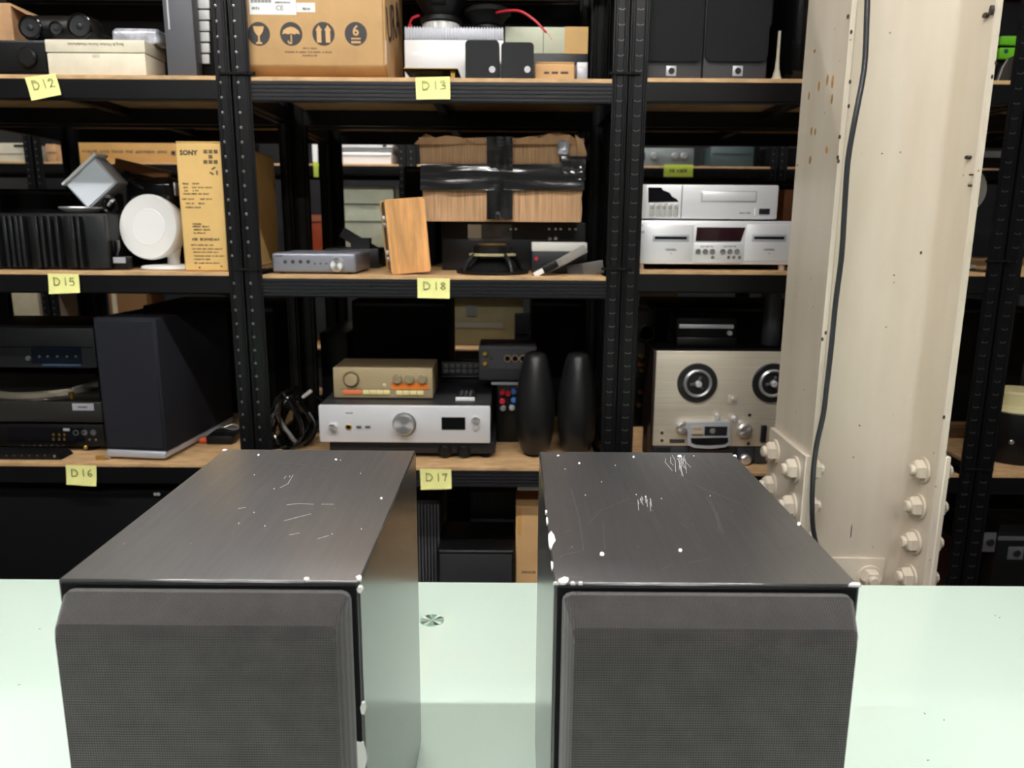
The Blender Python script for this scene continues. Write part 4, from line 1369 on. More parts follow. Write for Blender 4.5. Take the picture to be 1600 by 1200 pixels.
d.plate(545, 575, 372, 388, dark, 'socket_block', -0.02, sink=0.05)
g = G()
d = D('wooden_radio', 'light oak wooden box with metal side clasps leaning on the middle shelf', 'wooden box', 611, 673, 308, 1.83, z + 0.0035, rot=(0, math.radians(-4.6), math.radians(15)))
w, h, r = d.w / 2, d.h - 0.002, 0.007
pts = []
for (cx, cz, a0) in ((w - r, h - r, 0), (-w + r, h - r, 90), (-w + r, r, 180), (w - r, r, 270)):
    for kk in range(5):
        a = math.radians(a0 + 22.5 * kk)
        pts.append((cx + r * math.cos(a), cz + r * math.sin(a)))
G().prism(pts, 0, 0.018).to('front_panel', wood, d.t)
G().prism([(a * 0.97, 0.004 + b * 0.965) for a, b in pts], 0.018, 0.10).to('metal_case', mat('olive_metal', (120, 116, 96), 0.4, metal=0.4), d.t)
G().prism(pts, 0.10, 0.112).to('rear_panel', wood, d.t)
for (zz, m_) in ((0.13, chrome), (0.115, steel), (0.05, chrome), (0.035, steel)):
    G().cyl((-w * 0.97, 0.04, zz), (-1, 0, 0), 0.006, 0.007, 14, 0.002).to('clasp', m_, d.t)

d = D('dark_component', 'dark grey component with light markings under the taped carton', 'hi-fi unit', 690, 915, 347, 2.02, z)
d.body(0.20, dark, 0.004)
d.plate(732, 800, 350, 376, mat('hazy_grey', (96, 98, 104), 0.2, var=0.3, vscale=20), 'window', 0.0012, b=0.001)
d.plate(731, 752, 351, 372, paper, 'label', 0.0016)
g = G()
for px in (798, 806, 858, 868, 876, 890, 899):
    x, zz = d.L(px, 358)
    g.box(x - 0.003, x + 0.003, -0.0018, 0, zz - 0.0025, zz + 0.0025)
g.to('printed_marks', paper, d.t)
d.knob(868, 372, 3, 0.006, chrome, 'switch', 0)
d.knob(859, 373, 3, 0.004, steel, 'switch', 0)
zc2 = z + d.h + 0.0006

d = D('taped_carton', 'battered brown carton wrapped in a cross of black tape', 'box', 655, 912, 208, 1.93, zc2)
bm = bmesh.new()
bmesh.ops.create_cube(bm, size=1)
W2, H2, DP = d.w / 2, d.h - 0.012, 0.24
for v in bm.verts:
    v.co = Vector((v.co.x * d.w, (v.co.y + 0.5) * DP, (v.co.z + 0.5) * H2))
bmesh.ops.subdivide_edges(bm, edges=bm.edges[:], cuts=7, use_grid_fill=True)
rr = random.Random(11)
for v in bm.verts:
    if v.co.z > 0.001:
        v.co += Vector((rr.uniform(-1, 1) * 0.0025, rr.uniform(-1, 1) * 0.003 + 0.006 * math.sin(v.co.x * 25), rr.uniform(-1, 1) * 0.002))
    u_ = v.co.x / W2
    v.co.z += 0.010 * u_ * (1 - v.co.z / H2) if v.co.z > 0.001 else 0
    v.co.x += 0.010 * (1 - v.co.z / H2) * (1 if u_ < 0 else -0.4)
G().bm(bm).to('carton_body', corr, d.t, ang=0.6)
def tape_strip(px0, px1, py0, py1, nm='black_tape'):
    nx, nz = 10, 8
    g = G()
    for y0 in (-0.010, -0.006):
        for j in range(nz + 1):
            for i in range(nx + 1):
                x, zz = d.L(px0 + (px1 - px0) * i / nx, py0 + (py1 - py0) * j / nz)
                g.v.append(Vector((x, y0 + rr.uniform(-1, 1) * 0.0026 - 0.001 + 0.006 * math.sin(x * 25), zz + rr.uniform(-1, 1) * 0.001)))
    k = (nx + 1) * (nz + 1)
    for j in range(nz):
        for i in range(nx):
            a = j * (nx + 1) + i
            g.f += [(a, a + 1, a + nx + 2, a + nx + 1), (k + a, k + a + nx + 1, k + a + nx + 2, k + a + 1)]
    for i in range(nx):
        for (a, b) in ((i, i + 1), (nz * (nx + 1) + i, nz * (nx + 1) + i + 1)):
            g.f.append((a, b, k + b, k + a))
    for j in range(nz):
        for (a, b) in ((j * (nx + 1), (j + 1) * (nx + 1)), (j * (nx + 1) + nx, (j + 1) * (nx + 1) + nx)):
            g.f.append((a, b, k + b, k + a))
    g.to(nm, tapem, d.t, ang=1.0)
tape_strip(657, 912, 257, 297)
tape_strip(761, 801, 214, 343)
tape_strip(874, 914, 245, 282)
# torn flaps standing along the top edge
def torn(px0, px1, pys, nm='torn_flap'):
    g = G()
    n = len(pys)
    top = []
    bot = []
    for i, py in enumerate(pys):
        px = px0 + (px1 - px0) * i / (n - 1)
        x, zz = d.L(px, py)
        _, zb_ = d.L(px, 226)
        top.append((x, zz))
        bot.append((x, zb_))
    yb = -0.010
    vs2 = []
    for (a, b_2) in zip(top, bot):
        vs2 += [(a[0], yb - 0.002 + rr.uniform(0, 0.03), a[1]), (b_2[0], yb, b_2[1])]
    vs3 = [(v[0], v[1] + 0.004, v[2]) for v in vs2]
    g.add(vs2 + vs3, [(2 * i, 2 * i + 1, 2 * i + 3, 2 * i + 2) for i in range(n - 1)] + [(2 * n + 2 * i, 2 * n + 2 * i + 2, 2 * n + 2 * i + 3, 2 * n + 2 * i + 1) for i in range(n - 1)]
          + [(2 * i, 2 * i + 2, 2 * n + 2 * i + 2, 2 * n + 2 * i) for i in range(n - 1)] + [(2 * i + 1, 2 * i + 3, 2 * n + 2 * i + 3, 2 * n + 2 * i + 1) for i in range(n - 1)] + [(0, 1, 2 * n + 1, 2 * n), (2 * n - 2, 2 * n - 1, 4 * n - 1, 4 * n - 2)])
    g.to(nm, card3, d.t, ang=0.3)
torn(648, 760, [222, 207, 215, 211, 213, 217, 219, 222])
torn(793, 905, [220, 216, 214, 211, 209, 207, 211, 218])
x, zz = d.L(905, 235)
G().prism([(x - 0.012, zz + 0.035), (x + 0.008, zz + 0.02), (x + 0.018, zz - 0.01), (x + 0.006, zz - 0.035), (x - 0.004, zz - 0.02), (x - 0.006, zz + 0.01)], -0.014, -0.010).to('torn_flap', card3, d.t)
x, zz = d.L(880, 232)
g = G().box(x - 0.014, x + 0.012, -0.018, -0.008, zz - 0.016, zz + 0.016, 0.005, 3)
g.jitter(0.0015).to('clear_tape_wad', bag, d.t, ang=1.0)

c = aY(769, 428, 1.87)
k = 1.72 / F
t = T('basket_driver', 'bare speaker driver with black basket arms lying face down at the shelf edge', 'speaker driver', (c.x, 1.905, z))
G().lathe([(60 * k, 0), (62 * k, 2 * k), (62 * k, 5 * k), (54 * k, 6 * k), (52 * k, 2 * k), (52 * k, 0)], n=40).to('rim', black, t)
G().lathe([(51 * k, 3 * k), (26 * k, 20 * k), (20 * k, 24 * k), (0.001, 24 * k)], n=32).to('cone', blackm, t)
for a in (35, 125, 215, 305):
    a = math.radians(a)
    G().tube([(57 * k * math.cos(a), 57 * k * math.sin(a), 4 * k), (50 * k * math.cos(a), 50 * k * math.sin(a), 20 * k), (36 * k * math.cos(a), 36 * k * math.sin(a), 32 * k)], 4 * k, 8).to('basket_arm', black, t)
G().lathe([(40 * k, 30 * k), (40 * k, 33 * k), (34 * k, 34 * k)], n=32).to('spider_plate', mat('tan_spider', (170, 160, 120), 0.6), t)
G().lathe([(33 * k, 34 * k), (33 * k, 46 * k), (30 * k, 48 * k), (0.001, 48 * k)], n=32).to('magnet', black, t)
G().lathe([(24 * k, 48 * k), (24 * k, 49.5 * k), (20 * k, 50 * k)], n=32).to('gold_ring', gold, t)

d = D('flat_player', 'flat dark player with a white top plate beside the bare basket driver', 'player', 831, 917, 379, 1.905, z)
zt_ = d.L(860, 393)[1]
d.body(0.07, dark, 0.002, z1=zt_)
d.body(0.068, mat('off_white_plate', (206, 204, 196), 0.5), 0.002, 'top_plate', -0.001, zt_, d.h)
d.knob(838, 404, 3, 0.001, red, 'red_light', 0)


def leaning(label, cx, cz, w, h, ang, m, ma, nm, y=1.84, dep=0.03):
    c = aY(cx, cz, y)
    t = T(nm, label, 'device', (c.x, y, z))
    R = Matrix.Translation((0, 0, c.z - z)) @ Matrix.Rotation(math.radians(ang), 4, 'Y')
    k = y / F
    G().box(-w * k / 2, w * k / 2, 0, dep, -h * k / 2, h * k / 2, 0.002, 2, R).to('case', m, t)
    G().box(-w * k / 2 + 0.002, w * k * -0.08, -0.0015, 0.001, -h * k / 2 + 0.002, h * k / 2 - 0.002, 0.0008, 1, R).to('end_panel', ma, t)
    return t
leaning('flat black device with a white edge leaning lowest at the shelf edge', 852, 421, 42, 11, -27, black, white, 'flat_device', 1.825, 0.025)
leaning('long pale grey flat device leaning against the flat player', 884, 406, 72, 12, -29, mat('warm_grey', (132, 128, 122), 0.5), grey2, 'flat_device', 1.855, 0.03)
leaning('rounded grey device lying under the leaning flat ones by the double upright', 915, 421, 56, 20, -10, mat('warm_grey2', (112, 109, 104), 0.5), grey, 'flat_device', 1.89, 0.012)

# ================================================================== middle shelf, right unit
z = zR['mid']
d = D('minidisc_deck', 'silver double disc deck with a dark central display on the right middle shelf', 'hi-fi deck', 992, 1264, 345, 1.83, z)
z0 = d.L(1100, 413)[1]
d.body(0.28, silver, 0.003, z0=z0)
for px in (1002, 1223, 1254):
    x, _ = d.L(px, 418)
    G().cyl((x, 0.01, 0), (0, 0, 1), 0.0075, z0, 16, 0.002).to('foot', mat('pinkish_metal', (214, 190, 176), 0.3, metal=0.4), d.t)
G().box(-d.w / 2 + 0.03, d.w / 2 - 0.03, 0.03, 0.26, z0 * 0.55, z0, 0).to('underside', blackm, d.t)
for (a, b) in ((1012, 1084), (1167, 1236)):
    bay = d.plate(a, b, 351, 408, silver, 'disc_bay', 0.002, b=0.0015)
    d.plate(a + 8, b - 7, 366, 378, silver2, 'slot_frame', 0.0026, b=0.001, parent=bay)
    d.plate(a + 11, b - 11, 369.5, 374, blackm, 'disc_slot', 0.003, parent=bay)
    d.marks((8,), (a + b) / 2, 390, 3.5, inkg, -0.0022, parent=bay)
    d.knob((a + b) / 2, 396, 1.5, 0.0026, inkg, 'eject_mark', 0, parent=bay)
x0, z0_ = d.L(1086, 355)
x1, z1_ = d.L(1165, 377)
x2, _ = d.L(1157, 377)
G().prism([(x0 + 0.004, z0_), (x1 - 0.003, z0_), (x2, z1_), (x0 + 0.003, z1_)], -0.002, 0.001).to('display', screen2, d.t)
fp = d.plate(1085, 1162, 380, 411, mat('light_fascia', (226, 226, 226), 0.35, metal=0.3), 'fascia', 0.002, b=0.001)
for px in (1090.5, 1101.5, 1112.5, 1129, 1140, 1151):
    d.ring(px, 393, 4.2, 2.6, 0.003, grey2, 'button_ring', -0.002, fp)
for px in (1113, 1138, 1146, 1155):
    d.ring(px, 402, 2.6, 1.4, 0.0028, grey2, 'button_ring', -0.002, fp)
for px in (1104, 1140):
    d.marks((4, 4, 3,), px, 385, 2.4, inkg, -0.0022, parent=fp)
d.marks((4,), 1001, 352, 3.5, inkg, 0)
d.plate(996, 1007, 360, 364, silver2, 'power_button', 0.003, b=0.001)
d.knob(999, 380, 2, 0.002, grey, 'socket', 0)
d.knob(997, 399, 3.2, 0.002, dark, 'socket', 0)
zt_ = z + d.h
d = D('disc_player', 'silver disc player with a broken-looking dark display on top of the double deck', 'hi-fi player', 1001, 1216, 288.5, 1.84, zt_)
zf0 = d.L(1100, 342)[1]
d.body(0.25, silver, 0.004, z0=zf0, seg=3)
for px in (1012, 1206):
    for yy in (0.015, 0.22):
        x, _ = d.L(px, 343)
        G().cyl((x, yy, 0), (0, 0, 1), 0.008, zf0 + 0.001, 14).to('foot', blackm, d.t)
d.plate(1000, 1010, 289, 341, whitep, 'end_cap', 0.004, b=0.003)
p3 = [d.L(px, py) for px, py in ((1013, 293), (1033, 293), (1036, 297), (1046, 301), (1050, 307), (1057, 311), (1060, 315), (1013, 316))]
G().prism(p3, -0.0012, 0.001).to('display', screen, d.t)
d.plate(1065.5, 1067, 289.5, 341, grey2, 'panel_seam', 0.0006)
tr_ = d.plate(1096, 1183, 298, 316, silver2, 'disc_tray', 0.001, b=0.0005)
d.plate(1098, 1181, 300, 314, silver, 'tray_front', 0.002, b=0.001, parent=tr_)
for i in range(5):
    px = 1019 + i * 9.2
    d.plate(px - 4, px + 4, 318, 339, mat('key_silver', (192, 192, 186), 0.4, metal=0.3), 'key', 0.003, b=0.0015)
    d.ring(px, 324, 2.6, 1.4, 0.0034, grey, 'key_mark', -0.0005)
d.plate(1186, 1203, 326, 335, dark, 'button', 0.002, b=0.0008)
d.plate(1179, 1182, 325, 337, whitep, 'light_strip', 0.001)
d.marks((5, 5,), 1164, 333, 2.6, inkg, 0)
d = D('amber_box', 'dim amber wooden box in the shade behind the disc player', 'box', 1224, 1270, 296, 2.14, z)
d.body(0.09, amber, 0.003)
d.plate(1226, 1268, 298, 425, amber, 'front_panel', 0.003, b=0.001)

# behind the right of the column
round_speaker('white round speaker half hidden by the right edge of the column', 1512, 297, 36, 1.98, z, 1508, 0.1)
d = D('black_receiver', 'black receiver with small silver marks on the shelf right of the column', 'receiver', 1400, 1508, 352, 1.87, z)
d.body(0.06, black, 0.003)
d.plate(1492, 1503, 356, 362, silver2, 'button', 0.002)
d.plate(1480, 1488, 366, 369, silver2, 'button', 0.002)
d.ring(1500, 404, 3, 2, 0.002, steel, 'socket')

# ================================================================== lower shelf, left unit
z = zL['bot']
d = D('av_receiver', 'black receiver with rows of tiny gold buttons at the bottom of the stack', 'receiver', -75, 164, 663, 1.90, z)
d.body(0.30, blackg if False else black, 0.003, z0=0.012)
for s_ in (-1, 1):
    for yy in (0.03, 0.26):
        G().cyl((s_ * (d.w / 2 - 0.05), yy, 0), (0, 0, 1), 0.018, 0.013, 16).to('foot', blackm, d.t)
d.plate(12, 130, 668, 690, screen, 'display', 0.0015)
for px in (84, 93, 101):
    for py in (677, 684):
        d.plate(px - 1.5, px + 1.5, py, py + 4, gold, 'button', 0.002)
d.plate(99, 109, 669, 673, silver2, 'button', 0.002)
for px in (119, 132, 146):
    d.ring(px, 676, 4.5, 3, 0.002, grey, 'button_ring')
for px in (118, 129, 140, 150):
    d.knob(px, 687, 1.5, 0.002, grey2, 'button')
d.knob(134, 699, 3.2, 0.004, gold, 'headphone_socket')
d.marks((3,), 19, 688, 4, grey2)
for i in range(8):
    px = 36 + 9 * i
    d.knob(px, 696, 1.2, 0.001, grey, 'button')
zr = z + d.h
d = D('turntable', 'black turntable with a shiny platter rim under a smoked cover', 'turntable', -75, 160, 628, 1.90, zr)
d.body(0.32, mat('dark_plinth', (40, 40, 38), 0.3), 0.004, 'plinth', z0=0.006)
for s_ in (-1, 1):
    for yy in (0.04, 0.28):
        G().cyl((s_ * (d.w / 2 - 0.04), yy, 0), (0, 0, 1), 0.02, 0.008, 16).to('foot', blackm, d.t)
pl = G().lathe([(0.128, 0), (0.13, 0.002), (0.13, 0.014), (0.126, 0.017), (0.05, 0.018), (0.001, 0.018)], (-0.035, 0.155, d.h), n=56).to('platter', mat('platter_metal', (250, 242, 224), 0.2, metal=0.4), d.t)
G().lathe([(0.122, 0.018), (0.122, 0.0205), (0.001, 0.0205)], (-0.035, 0.155, d.h), n=48).to('slip_mat', blackm, pl)
G().cyl((0.135, 0.24, d.h), (0, 0, 1), 0.02, 0.03, 20, 0.003).to('arm_pivot', dark, d.t)
G().tube([(0.135, 0.24, d.h + 0.028), (0.12, 0.12, d.h + 0.028), (0.09, 0.06, d.h + 0.022)], 0.004, 8).to('tonearm', steel, d.t)
G().cyl((0.09, 0.05, d.h), (0, 0, 1), 0.008, 0.015, 12, 0.002).to('cue_knob', gold, d.t)
d.plate(113, 146, 630.5, 641, silver2, 'badge', 0.0015)
d.marks((6,), 129.5, 636, 4, grey, -0.0016)
smoke = bpy.data.materials.new('smoked_acrylic')
smoke.use_nodes = True
nt = smoke.node_tree
nt.nodes.remove(nt.nodes['Principled BSDF'])
tr_ = nt.nodes.new('ShaderNodeBsdfTransparent')
tr_.inputs[0].default_value = (0.93, 0.92, 0.9, 1)
gl_ = nt.nodes.new('ShaderNodeBsdfGlossy')
gl_.inputs['Roughness'].default_value = 0.05
ms = nt.nodes.new('ShaderNodeMixShader')
fz = nt.nodes.new('ShaderNodeFresnel')
fz.inputs[0].default_value = 1.45
nt.links.new(fz.outputs[0], ms.inputs[0])
nt.links.new(tr_.outputs[0], ms.inputs[1])
nt.links.new(gl_.outputs[0], ms.inputs[2])
nt.links.new(ms.outputs[0], nt.nodes['Material Output'].inputs[0])
hc = d.L(80, 585)[1]
w = d.w / 2 - 0.004
cv = G()
cv.box(-w, w, 0.006, 0.009, d.h, hc).box(-w, w, 0.006, 0.314, hc, hc + 0.003).box(-w, -w + 0.003, 0.009, 0.314, d.h, hc).box(w - 0.003, w, 0.009, 0.314, d.h, hc)
cv.to('dust_cover', smoke, d.t)
zc = zr + hc + 0.003
d = D('cd_recorder', 'black disc recorder with a bluish display on top of the turntable', 'hi-fi player', -75, 149, 512, 1.93, zc)
d.body(0.26, dark, 0.004, z0=0.008)
for s_ in (-1, 1):
    G().box(s_ * (d.w / 2 - 0.05) - 0.02, s_ * (d.w / 2 - 0.05) + 0.02, 0.02, 0.24, 0, 0.009).to('foot', blackm, d.t)
dp = d.plate(48, 126, 541, 568, mat('navy_display', (14, 22, 32), 0.1), 'display', 0.0015)
for px in (62, 75, 90, 105, 119):
    d.knob(px, 557, 2, 0.002, grey, 'button', -0.001, dp)
d.plate(66, 126, 569, 571.5, mat('blue_strip', (66, 86, 112), 0.3), 'blue_strip', 0.0015)
d.plate(-70, 145, 541.5, 543, blackm, 'panel_seam', 0.0006)
d.knob(45, 560, 4, 0.006, grey, 'knob')
d = D('black_tray', 'thin black remote tray lying in front of the black receiver', 'tray', -60, 96, 709, 1.825, z)
G().prism([(-d.w / 2, 0), (d.w / 2, 0), (d.w / 2 - 0.012, d.h), (-d.w / 2, d.h)], 0, 0.055).to('body', black, d.t)
for i in range(6):
    d.knob(10 + 12 * i, 712, 1.3, 0.001, grey, 'button')
d.knob(85, 713, 2, 0.0015, grey2, 'button')

d = D('subwoofer', 'charcoal fabric subwoofer on a silver base', 'subwoofer', 152, 258, 497, 1.83, z, rot=(0, 0, math.radians(-6)))
zs = 0.024
b = G()
d.w *= 0.96
b.box(-d.w / 2, d.w / 2, 0, 0.36, zs, d.h, 0.003, 2).to('cabinet', fabric, d.t)
G().box(-d.w / 2 + 0.006, d.w / 2 - 0.006, -0.002, 0.002, zs + 0.006, d.h - 0.006, 0.002, 1).to('front_cloth', fabric, d.t)
G().box(-d.w / 2 + 0.002, d.w / 2 - 0.002, -0.006, 0.362, 0.006, zs, 0.005, 3).to('silver_base', silver2, d.t)
for s_ in (-1, 1):
    for yy in (0.03, 0.33):
        G().cyl((s_ * (d.w / 2 - 0.03), yy, 0), (0, 0, 1), 0.015, 0.007, 14).to('foot', blackm, d.t)
t = T('cable_clip', 'small gold plug lying before the silver base of the subwoofer', 'plug', aZ(158, 718, z))
G().cyl((-0.012, 0, 0.0045), (1, 0, 0), 0.0045, 0.024, 12, 0.001).to('sleeve', gold, t)
G().cyl((0.011, 0, 0.0045), (1, 0, 0), 0.002, 0.012, 10).to('pin', steel, t)
p = aZ(352, 690, z)
t = T('tangled_adapter', 'black adapter with an orange tip and loose silver leads beside the subwoofer', 'adapter', p)
G().box(-0.04, 0.03, -0.03, 0.05, 0, 0.024, 0.004).to('case', black, t)
G().cyl((-0.058, -0.02, 0.009), (1, 0, 0), 0.008, 0.02, 14, 0.002).to('orange_tip', mat('orange_tip', (214, 84, 40), 0.5), t)
G().tube([(-0.02, 0.04, 0.027), (0.0, 0.055, 0.033), (0.025, 0.045, 0.028), (0.02, 0.02, 0.028), (-0.01, 0.03, 0.03), (-0.035, 0.05, 0.028), (-0.06, 0.03, 0.004)], 0.002, 6).to('lead', steel, t)

# ================================================================== lower shelf, middle unit
z = zM['bot']
d = D('black_amplifier', 'black amplifier with two round dials under the silver amplifier', 'amplifier', 515, 774, 690, 1.87, z)
zz0 = d.L(640, 722)[1]
zz0 = 0.012
d.body(0.27, dark, 0.004, z0=zz0)
for s_ in (-1, 1):
    for yy in (0.02, 0.24):
        G().cyl((s_ * (d.w / 2 - 0.025), yy, 0), (0, 0, 1), 0.012, zz0 + 0.001, 16).to('foot', blackm, d.t)
for px in (695, 725):
    d.ring(px, 704, 11, 9, 0.003, black, 'dial_ring')
    d.knob(px, 704, 8, 0.006, black, 'dial')
zz = z + d.h + 0.0006
d = D('silver_amplifier', 'silver amplifier with a big central knob and black display', 'amplifier', 499, 766, 634, 1.86, zz)
d.body(0.28, mat('graphite_case', (58, 58, 60), 0.4, metal=0.3), 0.003, 'case', 0.010, 0.003)
fpl = d.body(0.012, silver, 0.0025, 'faceplate', -0.002, 0.0)
yk = -0.002
d.knob(632, 662, 16.5, 0.016, spunm, 'volume_knob', yk, b=0.003, n=40)
d.ring(632, 662, 18.5, 16.8, 0.003, grey2, 'knob_ring', yk)
d.knob(521, 667, 6.5, 0.010, spunm, 'power_button', yk, b=0.002)
d.ring(545, 667, 5, 3.4, 0.002, gold, 'headphone_socket', yk)
d.knob(545, 667, 3.4, 0.0012, blackm, 'socket_hole', yk, b=0)
for px in (561, 575):
    d.plate(px - 4, px + 4, 665, 668.5, grey, 'toggle', 0.002, yk)
d.plate(690, 727, 651.5, 671, blackg, 'display', 0.001, yk)
d.knob(743.5, 656, 6.5, 0.010, spunm, 'small_knob', yk, b=0.002)
d.knob(743.5, 667, 5, 0.006, chrome, 'small_knob', yk, b=0.002)
d.marks((7,), 546, 645, 2.6, inkg, yk)
za = zz + d.h + 0.0006
d = D('bronze_preamplifier', 'bronze preamplifier with three small dials and an orange strip', 'amplifier', 521, 676, 575, 1.93, za)
d.body(0.14, quad, 0.002, z0=0.003)
G().box(-d.w / 2 + 0.01, d.w / 2 - 0.01, 0.01, 0.13, 0, 0.004).to('foot', blackm, d.t)
d.ring(549, 592.5, 13, 10, 0.003, mat('dark_bronze', (120, 108, 84), 0.4, metal=0.3), 'dial_ring')
d.knob(549, 593, 10, 0.012, quad, 'volume_dial', b=0.002, n=32)
for px in (621, 640, 660):
    d.knob(px, 592, 7.5, 0.010, mat('dial_bronze', (150, 136, 104), 0.4), 'dial', b=0.002)
zb_ = []
pts = [d.L(612, 600)]
for i in range(25):
    px = 612 + i * 57 / 24
    pts.append(d.L(px, 599.5 + 1.8 * math.cos((px - 621) / 19.5 * 2 * math.pi)))
pts += [d.L(669, 608), d.L(612, 608)]
G().prism(pts[1:], -0.0015, 0.001).to('orange_strip', orange, d.t)
d.plate(536, 565, 609, 616, mat('coral_plastic', (232, 124, 78), 0.45), 'push_button', 0.003, b=0.001)
for i in range(4):
    d.plate(567 + i * 10.7, 577 + i * 10.7, 609.5, 616, ivory, 'push_button', 0.003, b=0.001)
for i in range(4):
    d.plate(619 + i * 11, 629 + i * 11, 610.5, 617, ivory, 'push_button', 0.003, b=0.001)
d.plate(530, 672, 607.8, 608.6, mat('dark_bronze', (120, 108, 84), 0.4), 'groove', 0.0004)
d.knob(601, 602, 3, 0.002, mat('pale_bronze', (206, 190, 150), 0.4), 'lamp')
d.marks((4,), 548, 603.5, 3, ink2)
p0 = aZ(728, 622, za)
t = T('remote_control', 'small grey remote control with a white end lying on the silver amplifier', 'remote', (p0.x, p0.y, za))
G().box(-0.024, 0.024, -0.03, 0.10, 0, 0.009, 0.002).to('case', dark, t)
G().box(-0.0245, 0.0245, -0.034, -0.029, 0.0, 0.0095, 0.001).to('white_end', white, t)
for i in range(3):
    for j in range(4):
        G().box(-0.016 + i * 0.012, -0.008 + i * 0.012, -0.015 + j * 0.022, -0.003 + j * 0.022, 0.009, 0.0102, 0.0005, 1).to('key', grey, t)

d = D('av_amplifier', 'black amplifier turned to show red and blue terminals behind the silver amplifier', 'amplifier', 775, 812, 596, 2.02, z)
zt = d.h
d.body(0.13, black, 0.003, x0=-0.03, x1=0.075)
d.plate(768, 828, 597, 601, silver2, 'top_lip', 0.003)
for (px, py, m_) in ((785, 612, red), (785, 626, red), (803, 611, blue), (803, 624, blue), (794, 614, red), (814, 612, blue), (786, 637, grey2), (800, 636, silver2)):
    d.knob(px, py, 4.5, 0.014, m_, 'terminal', b=0.002)
zk = z + zt + 0.0006
d = D('keypad_unit', 'black unit with a keypad of flat keys behind the bronze preamplifier', 'keypad', 690, 828, 566, 2.168, z)
d.body(0.05, black, 0.003)
for i in range(10):
    for j in range(2):
        px = 697 + i * 9.5
        d.plate(px - 3.5, px + 3.5, 569 + j * 8, 575 + j * 8, grey, 'key', 0.003, b=0.001)
d.plate(690, 828, 586, 590, dark, 'ledge', 0.012, b=0.002)
d = D('line_mixer', 'small grey line box with gold sockets in the shade beside the black teardrop speaker', 'hi-fi unit', 748, 838, 541, 2.03, zk)
d.body(0.13, mat('slate_metal', (64, 64, 70), 0.45), 0.003)
d.plate(751, 836, 544, 576, mat('slate_panel', (76, 76, 82), 0.5), 'rear_panel', 0.0015)
for py in (552, 567):
    d.knob(758, py, 4.5, 0.010, gold, 'socket', -0.0015, b=0.002)
for px in (793, 805, 817):
    d.ring(px, 560, 6, 4, 0.006, mat('pale_brass', (206, 184, 150), 0.35, metal=0.5), 'socket_ring', -0.0015)
    d.knob(px, 560, 4, 0.003, blackm, 'socket_hole', -0.0015, b=0)
d.knob(768, 560, 2.5, 0.002, ink, 'hole', -0.0015, b=0)

def teardrop(px, label, lean):
    Y = 1.92
    k = Y / F * 1.01
    c = aZ(px, 707, z)
    t = T('teardrop_speaker', label, 'loudspeaker', (aY(px, 650, Y).x, Y, z), (0, math.radians(lean), 0), group='black teardrop speakers')
    pr = [(15, 0), (22, 8), (28, 26), (30.5, 46), (31.9, 66), (31, 88), (28, 112), (23.5, 136), (19.5, 154), (16, 162), (10, 165.5), (0.3, 166)]
    G().lathe([(r * k, h * k) for r, h in pr], n=40, sy=1.25).to('shell', mat('teardrop_black', (24, 24, 25), 0.38, spec=0.4), t, ang=1.5)
    G().lathe([(14 * k, 0), (17 * k, 0.0), (17.5 * k, 2 * k), (14 * k, 3 * k)], n=32, sy=1.25).to('base_ring', blackm, t)
teardrop(836, 'matt black teardrop speaker nearer the silver amplifier', 0)
teardrop(901.5, 'matt black teardrop speaker nearer the double upright', 0)

# black cables heaped at the left of the shelf
p = aZ(462, 690, z)
t = T('cable_heap', 'heap of black cables at the left end of the lower middle shelf', 'cables', (p.x + 0.01, 1.99, z))
rc = random.Random(21)
for i in range(9):
    a = rc.uniform(0, 6.28)
    rx, rz = rc.uniform(0.025, 0.05), rc.uniform(0.03, 0.075)
    cx, cy = rc.uniform(-0.03, 0.03), rc.uniform(-0.05, 0.06)
    pts = [(cx + rx * math.cos(a + j * 0.63) + 0.01 * math.sin(j + i), cy + 0.03 * math.sin(a + j * 0.63 + i), 0.006 + rz * (1 + math.sin(a + j * 0.63))) for j in range(11)]
    G().tube(pts, rc.uniform(0.0032, 0.005), 7).to('cable_loop', blackg if i % 3 == 0 else black, t)
G().tube([(-0.032, -0.03, 0.125), (-0.038, -0.03, 0.10), (-0.030, -0.035, 0.07), (-0.008, -0.04, 0.04), (0.005, -0.04, 0.02), (0.015, -0.03, 0.006)], 0.006, 8).to('grey_lead', cableg, t)
G().box(-0.055, 0.03, -0.02, 0.02, 0, 0.012, 0.003).to('plug_block', black, t)
G().cyl((0.03, -0.03, 0.135), (0.5, 0, 0.4), 0.005, 0.03, 10, 0.001).to('chrome_plug', chrome, t)
p = aZ(432, 697, z)
t = T('wooden_offcut', 'small pale wooden offcut beside the black cables', 'wood piece', (p.x, 1.85, z))
G().box(-0.022, 0.055, -0.014, 0.014, 0, 0.016, 0.002, 1, Matrix.Rotation(math.radians(35), 4, 'Z')).to('block', card, t)

# ================================================================== lower shelf, right unit
z = zR['bot']
d = D('reel_tape_deck', 'champagne reel-to-reel tape deck with two black reel hubs', 'tape deck', 1022, 1262, 549, 1.87, z)
dep = 0.14
G().box(-d.w / 2 - 0.006, -d.w / 2 + 0.002, 0.004, dep, 0.0, d.h, 0.002).to('wood_side', mat('walnut', (38, 26, 22), 0.4, var=0.2, vscale=10), d.t)
G().box(d.w / 2 - 0.002, d.w / 2 + 0.006, 0.004, dep, 0.0, d.h, 0.002).to('wood_side', mat('walnut', (74, 48, 36), 0.4), d.t)
d.body(dep - 0.01, blackm, 0.002, 'case', 0.006)
zfp = d.L(1130, 697)[1]
d.body(0.008, champ, 0.002, 'faceplate', -0.001, zfp)
d.body(0.008, mat('dark_lower_panel', (30, 30, 32), 0.35), 0.002, 'lower_panel', -0.001, 0.01, zfp - 0.001)
y = -0.001
